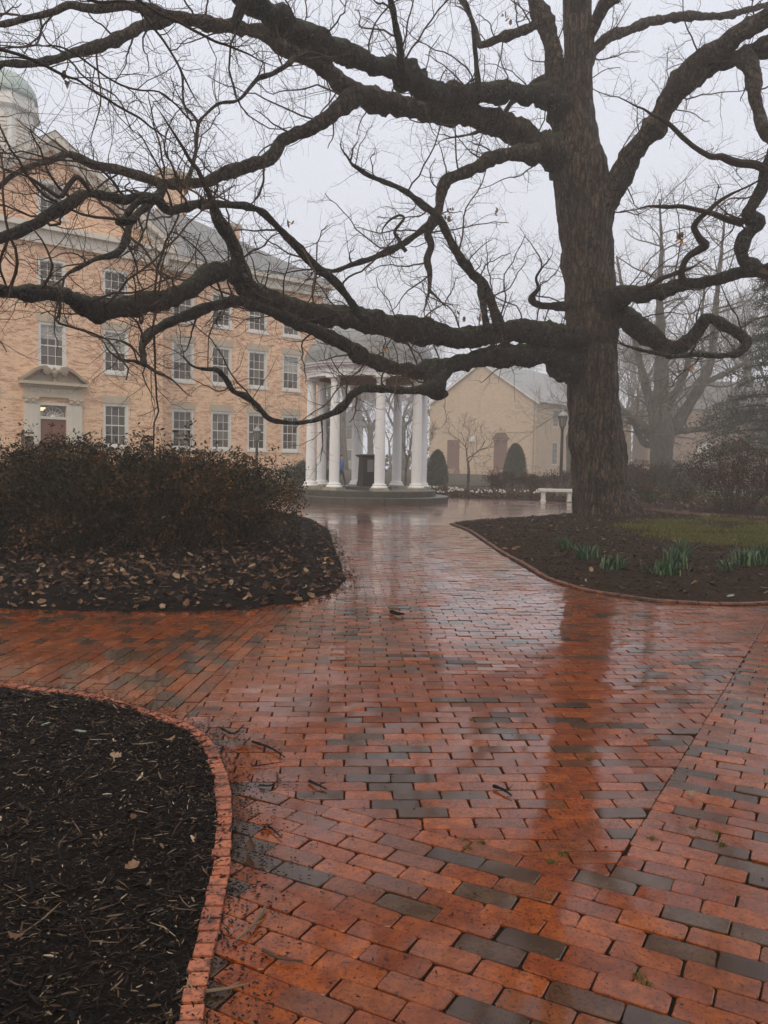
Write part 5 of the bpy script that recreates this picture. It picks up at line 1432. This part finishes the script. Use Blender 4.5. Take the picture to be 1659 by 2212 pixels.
shrub('low_shrub', P(1480, 1000, 31.5)[:2], 0.6, 0.5, 0.45, 2500, 25, 'leaf_red', 'low brown shrub between two patches of lawn', 134, 0.1, 0.05, 0.05, None, 4)
for k, (px, z, rx, h, lab) in enumerate([(1085, 42.0, 1.0, 0.85, 'low reddish hedge clump behind the white flowers'), (1150, 42.2, 1.1, 0.80, 'low reddish hedge clump left of the lamp post foot'), (1215, 42.4, 1.2, 0.95, 'low reddish hedge clump at the lamp post behind the bench')]):
    shrub('hedge', P(px, 1000, z)[:2], rx, 0.8, h, 3500, 30, 'leaf_red', lab, 140 + k, 0.08, 0.08, 0.05, 'reddish hedge clumps by the bollards', 0)
for k, (px, z, rx, h, lab) in enumerate([(1395, 40, 1.6, 1.5, 'brown shrub at the foot of the grey tree'), (1460, 40, 1.7, 1.6, 'brownish green shrub right of the grey tree foot'), (1480, 54, 1.9, 1.5, 'round grey green shrub below the white arched window'), (1340, 46, 1.5, 1.5, 'shrub with red leaves just right of the oak trunk in fog')]):
    shrub('garden_shrub', P(px, 1000, z)[:2], rx, 1.2, h, 5000, 30, 'leaf_red' if k in (0, 3) else 'leaf_green', lab, 150 + k, 0.0, 0.10, 0.05, None, 0)
for k, (px, z, lab) in enumerate([(660, 43, 'dark shrub against the hall wall left of the rotunda'), (705, 60, 'tall dark evergreen glimpsed between the left rotunda columns')]):
    shrub('evergreen_shrub', P(px, 1000, z)[:2], 1.2 if k == 0 else 1.1, 1.0, 1.3 if k == 0 else 6.0, 6000, 30, 'leaf_green', lab, 160 + k, 0.0, 0.12, 0.02, None, 0)
# clipped cones
def cone_shrub(loc, r, h, label, seed):
    rg = np.random.default_rng(seed)
    t = tag(empty('clipped_shrub', (*loc, 0)), label, 'shrub')
    m = 9000
    zz = rg.uniform(0, 1, m); a = rg.uniform(0, 6.28, m)
    prof = np.sqrt(np.clip(1 - zz ** 1.9, 0, 1)) * (0.80 + 0.2 * np.minimum(zz * 5, 1))
    rad = prof * r * (0.80 + 0.30 * rg.uniform(0, 1, m) ** 1.5 + 0.30 * (fbm(np.c_[np.cos(a) * 3, np.sin(a) * 3, zz * 6] + seed, 2) - .5))
    c = np.c_[rad * np.cos(a), rad * np.sin(a), zz * h]
    nrm = rg.normal(0, 0.7, (m, 3)) + np.c_[np.cos(a), np.sin(a), np.full(m, 0.4)]; nrm /= np.linalg.norm(nrm, axis=1)[:, None]
    mb = MB(); V, Fq = leaf_quads(c, nrm, rg.uniform(0.08, 0.16, m), rg); mb.add(V, Fq, np.repeat(rg.uniform(0, 1, m), 4))
    co = MB(); co.lathe([(0.74 * r * math.sqrt(max(0, 1 - z ** 1.9)) * (0.8 + 0.2 * min(z * 5, 1)) + .01, z * h) for z in np.linspace(0, 0.97, 12)], 20); mb.V += co.V; mb.A += [a_ * 0 for a_ in co.A]; mb.F += [f + mb.n for f in co.F]; mb.n += co.n
    tag(mb.build('foliage', MT['leaf_green'], t), kind='stuff')
    st = MB(); st.tube([(0, 0, 0), (0, 0, 0.5)], [0.05, 0.05], 6); st.build('stem', MT['twig'], t)
cone_shrub(P(945, 1000, 54)[:2], 0.68, 2.15, 'clipped conical evergreen shrub left of the first buff hall door', 171)
cone_shrub(P(1113, 1000, 58)[:2], 0.80, 2.75, 'clipped conical evergreen shrub right of the second buff hall door', 172)
# dark evergreen tree at the right edge
rg = np.random.default_rng(181)
eg = tag(empty('evergreen_tree', (*P(1668, 1000, 42)[:2], 0)), 'dark evergreen tree with drooping boughs at the right edge', 'tree')
eg.scale = (1.25, 1.25, 1.25)
st = MB(); st.tube([(0, 0, 0), (0.1, 0, 4), (0, 0.1, 9.5)], [0.24, 0.16, 0.03], 10); st.build('trunk', MT['bark_dark'], eg, True)
mb = MB(); br = MB()
for k in range(95):
    z = 1.6 + 7.6 * (k / 95) ** 1.05; a = rg.uniform(0, 6.28); L = (1 - (z - 1.2) / 9.2) * 3.4 * rg.uniform(0.6, 1.1) + 0.3
    t_ = np.linspace(0, 1, 8)[:, None]
    q = np.array([0, 0, z]) + np.array([math.cos(a), math.sin(a), 0]) * L * t_ + np.array([0, 0, 1.0]) * (0.25 * t_ - 0.55 * t_ ** 2) * L * 0.7
    br.tube(q, np.linspace(0.035, 0.008, 8), 4)
    m = int(190 * L)
    kk = rg.uniform(0.2, 1, m); c = np.stack([np.interp(kk, t_[:, 0], q[:, i]) for i in range(3)], 1) + rg.normal(0, 1, (m, 3)) * np.array([.20, .20, .10]) * (0.35 + L * .22)
    nrm = rg.normal(0, 0.6, (m, 3)); nrm[:, 2] += 0.7; nrm /= np.linalg.norm(nrm, axis=1)[:, None]
    V, Fq = leaf_quads(c, nrm, rg.uniform(0.08, 0.17, m), rg, 0.35); mb.add(V, Fq, np.repeat(rg.uniform(0, 1, m), 4))
tag(mb.build('foliage', MT['leaf_green'], eg), kind='stuff'); br.build('boughs', MT['twig'], eg)

# ------------------------------------------------------------------ flowers
def daffodil(px, py, m, spread, h, label, seed):
    rg_ = np.random.default_rng(seed)
    g = G(px, py); z = float(h_right(np.array([g[0]]), np.array([g[1]]))[0]) - 0.01
    t = tag(empty('daffodil_clump', (g[0], g[1], z)), label, 'plant', 'daffodil clumps on the mulch')
    mb = MB()
    for k in range(int(m * 1.8)):
        b = rg_.normal(0, spread * 0.95, 2); a = rg_.uniform(0, 6.28); ln = abs(rg_.normal(0, .5)); hh = h * rg_.uniform(0.30, 0.88)
        s_ = np.array([math.cos(a + 1.6), math.sin(a + 1.6), 0]) * 0.0075
        pts = [np.array([b[0], b[1], 0]) + np.array([math.cos(a) * ln, math.sin(a) * ln, 0]) * hh * (v ** 1.8) + np.array([0, 0, hh * v]) for v in (0, .35, .7, 1)]
        V = []
        for i, p_ in enumerate(pts): V += [p_ - s_ * (1, 1, .9, .35)[i], p_ + s_ * (1, 1, .9, .35)[i]]
        mb.add(V, np.array([(0, 1, 3, 2), (2, 3, 5, 4), (4, 5, 7, 6)]), rg_.uniform())
    mb.build('leaves', MT['daff'], t)
for k, (x, y, m, s_, h, lab) in enumerate([(1219, 1196, 46, 0.055, 0.25, 'small daffodil clump nearest the oak trunk'), (1262, 1220, 60, 0.07, 0.28, 'daffodil clump second from the path edging'), (1285, 1218, 30, 0.045, 0.23, 'narrow daffodil clump touching its larger left neighbour'),
                                           (1324, 1243, 70, 0.075, 0.26, 'wide daffodil clump standing alone mid bed'), (1435, 1258, 60, 0.085, 0.22, 'low daffodil clump at the foot of the tallest clump'), (1456, 1245, 70, 0.06, 0.36, 'tallest daffodil clump in the bed'),
                                           (1473, 1222, 50, 0.06, 0.32, 'daffodil clump behind the tallest one'), (1568, 1252, 34, 0.045, 0.20, 'small lone daffodil clump below the lawn'), (1610, 1238, 80, 0.09, 0.28, 'broad daffodil clump near the right edge'), (1648, 1232, 80, 0.08, 0.32, 'daffodil clump cut by the right edge of the picture')]):
    daffodil(x, y, m, s_, h, lab, 200 + k)
# white pansies
fl_b = tag(empty('pansy_bed', (4.5, 37, 0)), 'strip of white pansies between the plaza and the bollards', None, None, 'stuff')
rg = np.random.default_rng(61)
mb, mg = MB(), MB()
cc = rg.uniform(0, 1, (24, 2)); px_ = 930 + cc[:, 0] * 235; py_ = 1062 + cc[:, 1] * 14
for x, y in zip(px_, py_):
    g = G(x, y)
    for k in range(rg.integers(1, 7)):
        p = np.array([g[0] + rg.normal(0, .16), g[1] + rg.normal(0, .22), 0.20 + rg.uniform(0, .06)])
        for a in np.arange(5) * 1.257:
            c0 = p + np.array([math.cos(a) * .02, 0, math.sin(a) * .02])
            mb.add([c0 + np.array([math.cos(a + b_) * .022, 0.006 * math.cos(b_), math.sin(a + b_) * .022]) for b_ in (0, 1.57, 3.14, 4.71)], np.array([[0, 1, 2, 3]]))
mb.V = [v - np.array([4.5, 37, 0]) for v in mb.V]; mb.build('flowers', MT['pansy'], fl_b)
g4 = np.array([G(x, y) for x, y in [(900, 1068), (945, 1074), (1112, 1079), (1165, 1081), (1165, 1058), (905, 1057)]])
xy = sample_poly(g4, 9000); c = np.c_[xy - np.array([4.5, 37]), rng.uniform(0.10, 0.24, len(xy))]
nrm = rng.normal(0, .6, (len(c), 3)); nrm[:, 2] += 0.8; nrm /= np.linalg.norm(nrm, axis=1)[:, None]
V, Fq = leaf_quads(c, nrm, rng.uniform(0.03, 0.07, len(c)), rng, 0.6); mg.add(V, Fq, np.repeat(rng.uniform(0, 1, len(c)), 4)); mg.build('leaves', MT['leaf_shrub'], fl_b)

# ------------------------------------------------------------------ street furniture
def lamp_post(loc, h, label, s_=1.0):
    t = tag(empty('lamp_post', (*loc, 0)), label, 'lamp post')
    m = MB(); m.lathe([(0.16, 0), (0.16, 0.25), (0.12, 0.32), (0.10, 0.5), (0.075, 0.55)], 16); m.build('base', MT['iron'], t)
    m = MB(); m.lathe([(0.075, 0.54), (0.065, h - 0.95), (0.085, h - 0.92), (0.06, h - 0.86)], 16); m.build('pole', MT['iron'], t)
    L = empty('lantern', (0, 0, h - 0.88), 0, t)
    m = MB(); m.lathe([(0.05, 0), (0.11, 0.03), (0.10, 0.08), (0.12, 0.10)], 8); m.build('holder', MT['iron'], L)
    m = MB(); m.lathe([(0.115, 0.10), (0.20, 0.52)], 8); m.build('glass', MT['lantern'], L)
    m = MB()
    for k in range(8):
        a = 2 * math.pi * k / 8
        m.tube([(0.12 * math.cos(a), 0.12 * math.sin(a), 0.10), (0.205 * math.cos(a), 0.205 * math.sin(a), 0.52)], [0.012, 0.012], 4)
    m.lathe([(0.215, 0.52), (0.225, 0.545)], 8); m.build('cage', MT['iron'], L)
    m = MB(); m.lathe([(0.235, 0.546), (0.19, 0.64), (0.09, 0.74), (0.045, 0.76), (0.05, 0.80), (0.012, 0.88)], 16); m.build('cap', MT['roof_b'], L, True)
    t.scale = (s_, s_, s_)
lamp_post(P(1212.6, 1000, 38)[:2], 3.90, 'dark lamp post with glass lantern left of the oak trunk')
lamp_post(P(554.5, 1000, 43)[:2], 3.15, 'lamp post in front of the brick hall windows above the azaleas')
def bollard(loc, label):
    t = tag(empty('bollard', (*loc, 0)), label, 'bollard', 'iron bollards along the road')
    m = MB(); m.lathe([(0.085, 0), (0.085, 0.06), (0.065, 0.08), (0.062, 0.66), (0.085, 0.68), (0.085, 0.71), (0.05, 0.74)], 12); m.build('post', MT['iron'], t)
    m = MB(); m.lathe([(0.045, 0.74), (0.075, 0.78), (0.08, 0.82), (0.055, 0.87), (0.01, 0.89)], 12); m.build('knob', MT['iron'], t, True)
for x, lab in [(962, 'bollard nearest the rotunda steps'), (1012, 'bollard in front of the first buff hall door'), (1063.6, 'third bollard from the rotunda at the second door'), (1108, 'bollard in front of the right clipped cone shrub'), (1154.6, 'fifth bollard left of the lamp post'), (1198.4, 'bollard just left of the lamp post')]:
    bollard(P(x, 1000, 43.5)[:2], lab)
bp = G(1201, 1083.5)
be = tag(empty('stone_bench', (bp[0] + 0.0, bp[1], 0), R(-6)), 'white stone bench beside the oak trunk', 'bench')
m = MB(); m.box(-.68, .68, -.21, .21, .385, .485); m.box(-.65, .65, -.18, .18, .36, .384); m.build('seat', MT['bench'], be)
for s_ in (-1, 1):
    m = MB(); m.box(s_ * .49 - .10, s_ * .49 + .10, -.17, .17, 0, .05); m.box(s_ * .49 - .075, s_ * .49 + .075, -.14, .14, .051, .33); m.box(s_ * .49 - .10, s_ * .49 + .10, -.16, .16, .331, .359); m.build('leg', MT['bench'], be)
sp = P(50, 1000, 34)[:2]
sg = tag(empty('sign_post', (*sp, 0), R(20)), 'wooden sign post with small board behind the azaleas at left', 'sign')
m = MB(); m.box(-.05, .05, -.05, .05, 0, 2.45); m.build('post', MT['sign'], sg)
m = MB(); m.box(-.06, .42, -.05, -.02, 2.28, 2.36); m.build('arm', MT['sign'], sg)
m = MB(); m.box(.06, .40, -.045, -.02, 1.7, 2.2); m.build('board', MT['sign'], sg)

# ------------------------------------------------------------------ people far behind the rotunda
def person(loc, rz, jacket, label, pack=True):
    t = tag(empty('person', (*loc, 0), rz), label, 'person')
    J = [(0, 0, .95, .15, .11), (0, 0, 1.15, .15, .11), (0, 0, 1.38, .17, .11), (0, 0, 1.48, .07, .07), (0, -.01, 1.56, .075, .08), (0, -.02, 1.66, .085, .10), (0, 0, 1.74, .05, .06)]
    E_ = [(0, 1), (1, 2), (2, 3), (3, 4), (4, 5), (5, 6)]
    for s_ in (-1, 1):
        i = len(J)
        J += [(s_ * .10, 0, .88, .095, .095), (s_ * .11, s_ * .10, .50, .065, .065), (s_ * .11, s_ * .20 + .03, .09, .045, .05), (s_ * .12, s_ * .20 - .12, .04, .045, .035)]
        E_ += [(0, i), (i, i + 1), (i + 1, i + 2), (i + 2, i + 3)]
        i = len(J)
        J += [(s_ * .20, 0, 1.40, .065, .065), (s_ * .25, -s_ * .06, 1.14, .052, .052), (s_ * .25, -s_ * .16 - .03, .92, .04, .04), (s_ * .25, -s_ * .20 - .05, .83, .035, .03)]
        E_ += [(2, i), (i, i + 1), (i + 1, i + 2), (i + 2, i + 3)]
    me = bpy.data.meshes.new('body'); me.from_pydata([j[:3] for j in J], E_, []); me.update()
    o = link(bpy.data.objects.new('body', me), t)
    sk = o.modifiers.new('skin', 'SKIN')
    for d_, j in zip(me.skin_vertices[0].data, J): d_.radius = j[3:5]
    me.skin_vertices[0].data[0].use_root = True
    o.modifiers.new('sub', 'SUBSURF').render_levels = 2
    n = NT('clothes'); sp_ = n.n('SeparateXYZ'); n.l(n.objc(), sp_.inputs[0])
    c = n.ramp(n.math('DIVIDE', sp_.outputs[2], 1.8), [(0, (.02, .02, .02)), (.06, (.03, .03, .04)), (.47, jacket), (.83, (.35, .20, .14)), (.915, (.03, .02, .015))], 'CONSTANT')
    me.materials.append(n.done(c, 0.8))
    if pack:
        m = MB(); m.lathe([(.10, 1.0), (.15, 1.05), (.155, 1.3), (.10, 1.42), (.03, 1.45)], 12); p_ = m.build('backpack', MT['black'], t, True); p_.location = (0, .16, 0); p_.scale = (1, .7, 1)
person(P(822, 1000, 46)[:2], R(60), (.05, .11, .25), 'person in blue jacket with dark backpack walking behind the rotunda fountain')
person(P(738, 1000, 47)[:2], R(-70), (.04, .12, .32), 'person in bright blue half hidden by a left rotunda column', False)

# ------------------------------------------------------------------ small things lying about
def twig_thing(pts, r, label, z=0.012, val=0.5):
    g = np.array([[*G(x, y), 0] for x, y in pts]); o = g[0].copy()
    q = catmull(g, 0.02); q[:, 2] = r * 0.8 + 0.004 + z * (0.3 + 0.7 * np.abs(np.sin(np.linspace(0, 3, len(q)))))
    t = tag(empty('fallen_twig', (o[0], o[1], 0)), label, 'twig', 'twigs fallen on the brick path')
    mb = MB(); mb.tube(q - np.array([o[0], o[1], 0]), r * np.linspace(1.1, 0.5, len(q)) * (0.85 + 0.3 * rng.uniform(0, 1, len(q))), 6, val, cap=True)
    i = len(q) // 2
    mb.tube([q[i] - np.array([o[0], o[1], 0]), q[i] - np.array([o[0], o[1], 0]) + np.array([0.03, 0.02, 0.006])], [r * .5, r * .3], 4, val)
    mb.build('stick', MT['chip'], t)
for pts, r, v, lab in [([(827, 1842), (808, 1875), (780, 1898), (757, 1912), (725, 1922)], 0, 0, None),]:
    pass
TWIGS = [([(572, 1968), (556, 1995), (535, 2020), (505, 2042)], .006, .93, 'pale bent twig lying from the edging onto the bricks'),
         ([(440, 2150), (490, 2146), (538, 2133)], .005, .94, 'pale thin twig crossing the edging bricks at the bottom'),
         ([(567, 2058), (605, 2080), (655, 2083)], .005, .85, 'curved twig on a dark brick near the bottom edging'),
         ([(545, 1606), (585, 1622), (615, 1640)], .006, .5, 'dark stick pointing away from the left mulch bed'),
         ([(545, 1658), (580, 1656), (610, 1650)], .003, .5, 'thin dark twig below the dark stick'),
         ([(668, 1692), (688, 1703), (706, 1710)], .006, .45, 'short dark twig near the course change'),
         ([(560, 1700), (585, 1702), (600, 1690), (597, 1672)], .004, .6, 'forked thin twig beside the left edging'),
         ([(478, 1578), (505, 1590), (527, 1570)], .006, .4, 'dark twig at the corner of the left mulch bed'),
         ([(1066, 1703), (1085, 1712), (1105, 1724)], .007, .35, 'dark stick on the mid path bricks'),
         ([(845, 1326), (858, 1331), (873, 1331)], .02, .3, 'thick dark twig far along the path'),
         ([(580, 1790), (600, 1808), (608, 1815)], .004, .45, 'little dark twig on the blue grey brick')]
for pts, r, v, lab in TWIGS:
    twig_thing(pts, r, lab, 0.006, v)
def leaf_thing(px, py, s_, val, label, hz=None, stand=0.3, mat='leaf_dead'):
    g = G(px, py); z = 0.012 if hz is None else float(hz(np.array([g[0]]), np.array([g[1]]))[0]) + 0.028
    mb = MB(); V, Fq = LEAVES[rng.integers(6)]
    M_ = np.array(Matrix.Rotation(rng.uniform(0, 6.28), 3, 'Z') @ Matrix.Rotation(stand, 3, 'X') @ Matrix.Rotation(rng.normal(0, .25), 3, 'Y'))
    V = V * s_ @ M_.T
    mb.add(V - np.array([0, 0, V[:, 2].min()]), Fq, val)
    mb.add([(0, 0, 0.004), (0.05 * s_, 0.01, 0.012), (0.05 * s_, 0.013, 0.012)], np.array([[0, 1, 2]]), val * .6)
    o = mb.build('fallen_leaf', MT[mat], None, True); o.location = (g[0], g[1], z)
    tag(o, label, 'leaf', 'single fallen leaves')
leaf_thing(548, 1842, 0.75, 0.30, 'curled dark red brown leaf standing on the bricks', None, 1.2)
leaf_thing(525, 1612 + 900 - 900, 0.01 + 0.7, 0.55, 'tan leaf beside the far corner of the edging')
leaf_thing(235, 1293, 1.3, 1.0, 'bright orange leaf on the litter in front of the azaleas', h_left)
leaf_thing(705, 1225, 1.2, 0.97, 'orange leaf lying upright at the right end of the litter', h_left, 0.9)
leaf_thing(300, 1316, 1.2, 0.9, 'pale leaf at the front edge of the litter', h_left)
leaf_thing(365, 1628, 0.6, 0.66, 'tan lobed leaf on the near mulch close to the edging', h_near)
leaf_thing(40, 2085, 0.55, 0.5, 'brown leaf on the near mulch at the left edge', h_near)
leaf_thing(285, 1912, 0.5, 0.72, 'tan leaf in the middle of the near mulch', h_near)
leaf_thing(292, 1810, 0.45, 0.4, 'rusty small leaf on the near mulch', h_near)
leaf_thing(250, 1672, 0.6, 0.85, 'yellowish bark piece on the near mulch', h_near, 0.1)
leaf_thing(1495, 1723, 0.5, 0.8, 'small pale leaf on the right hand bricks')
leaf_thing(575, 1790, 0.45, 0.45, 'tiny brown leaf between bricks near the edging')
def lump(name, px, py, s_, mat, label, cat, hz=None):
    g = G(px, py); z = 0.0 if hz is None else float(hz(np.array([g[0]]), np.array([g[1]]))[0])
    mb = MB(); th = np.linspace(0, math.pi, 8); V = []
    for t_ in th: V.append(np.c_[np.cos(np.arange(10) * .628) * math.sin(t_), np.sin(np.arange(10) * .628) * math.sin(t_), np.full(10, math.cos(t_))])
    V = np.vstack(V); V = V * (0.35 + 1.3 * fbm(V * 2.6 + px, 2))[:, None] * np.array([1, .28, .12]) * s_
    i = np.arange(10); j = (i + 1) % 10
    mb.add(V + np.array([0, 0, s_ * .12]), [np.vstack([np.c_[k * 10 + i, (k + 1) * 10 + i, (k + 1) * 10 + j, k * 10 + j] for k in range(7)])])
    o = mb.build(name, MT[mat], None, True); o.location = (g[0], g[1], z); o.rotation_euler = (0, 0, rng.uniform(0, 3)); tag(o, label, cat)
lump('lichen_piece', 100, 1590, 0.035, 'pebble', 'pale green lichen piece on the near mulch at left', 'lichen', h_near)
lump('lichen_piece', 172, 1603, 0.045, 'pebble', 'larger pale green lichen piece on the near mulch', 'lichen', h_near)
lump('lichen_branch', 1578, 1299, 0.10, 'pebble', 'pale lichen covered wood piece by the right edging', 'lichen', h_right)
# crumbs of bark and soil spilled on the bricks
rgc = np.random.default_rng(91)
pts = catmull(np.c_[nb, np.zeros(len(nb))], 0.02)[:, :2]
k = rgc.integers(0, len(pts), 2600)
base = pts[k] + np.c_[np.abs(rgc.exponential(0.09, 2600)), rgc.normal(0, 0.05, 2600)]
scat = np.c_[rgc.uniform(-1.5, 2.5, 500), rgc.uniform(2, 9, 500)]
xy = np.vstack([base, scat]); xy = xy[(polydist(xy[:, 0], xy[:, 1], nb_closed) < 0.06) & (polydist(xy[:, 0], xy[:, 1], rb) < 0) & (polydist(xy[:, 0], xy[:, 1], lb) < 0)]
dn = polydist(xy[:, 0], xy[:, 1], nb_closed)
mb = MB(); V, Fq, A = chips(xy, np.where(dn > -0.003, 0.029, 0.006), rgc.uniform(0.005, 0.016, len(xy)), rgc.uniform(0.003, 0.009, len(xy)), rgc.uniform(0, .72, len(xy)), 0.15)
mb.add(V, Fq, A); tag(mb.build('spilled_crumbs', MT['chip']), kind='stuff')
lpts = catmull(np.c_[lb[:12], np.zeros(12)], 0.03)[:, :2]
k = rgc.integers(0, len(lpts), 1800); xy = lpts[k] + rgc.normal(0, 0.10, (1800, 2))
mb = MB(); V, Fq, A = chips(xy, np.full(len(xy), 0.008), rgc.uniform(0.01, 0.05, len(xy)), rgc.uniform(0.006, 0.014, len(xy)), rgc.uniform(0, .8, len(xy)), 0.15)
mb.add(V, Fq, A); tag(mb.build('spilled_crumbs', MT['chip']), kind='stuff')
# moss tufts in the joints
mpts = [(1215, 1845), (1190, 1862), (1040, 1820), (1010, 1832), (1005, 1815), (1410, 1812), (1497, 1790), (1560, 1825), (1545, 1800), (1382, 2110), (1395, 2124), (1180, 1700), (1270, 1640), (1020, 1555)]
xy = np.vstack([G(x, y)[None] + rgc.normal(0, 0.009, (90, 2)) for x, y in mpts])
mb = MB(); mb.add(*blades(xy, np.full(len(xy), -0.006), rgc.uniform(0.006, 0.016, len(xy)), np.full(len(xy), 0.004), rgc.uniform(0, .8, len(xy)), 0.8))
tag(mb.build('joint_moss', MT['grass']), kind='stuff')

# ------------------------------------------------------------------ the fog
hz_ = MB(); hz_.box(-128, 128, -16, 152, -1.1, 25.0)
n = NT('fog')
n.t.nodes.remove(n.b)
pv = n.n('VolumePrincipled')
pv.inputs['Color'].default_value = (0.79, 0.755, 0.705, 1)
pv.inputs['Density'].default_value = 0.0036
n.l(pv.outputs[0], n.out.inputs['Volume'])
tag(hz_.build('haze', n.m), kind='stuff')
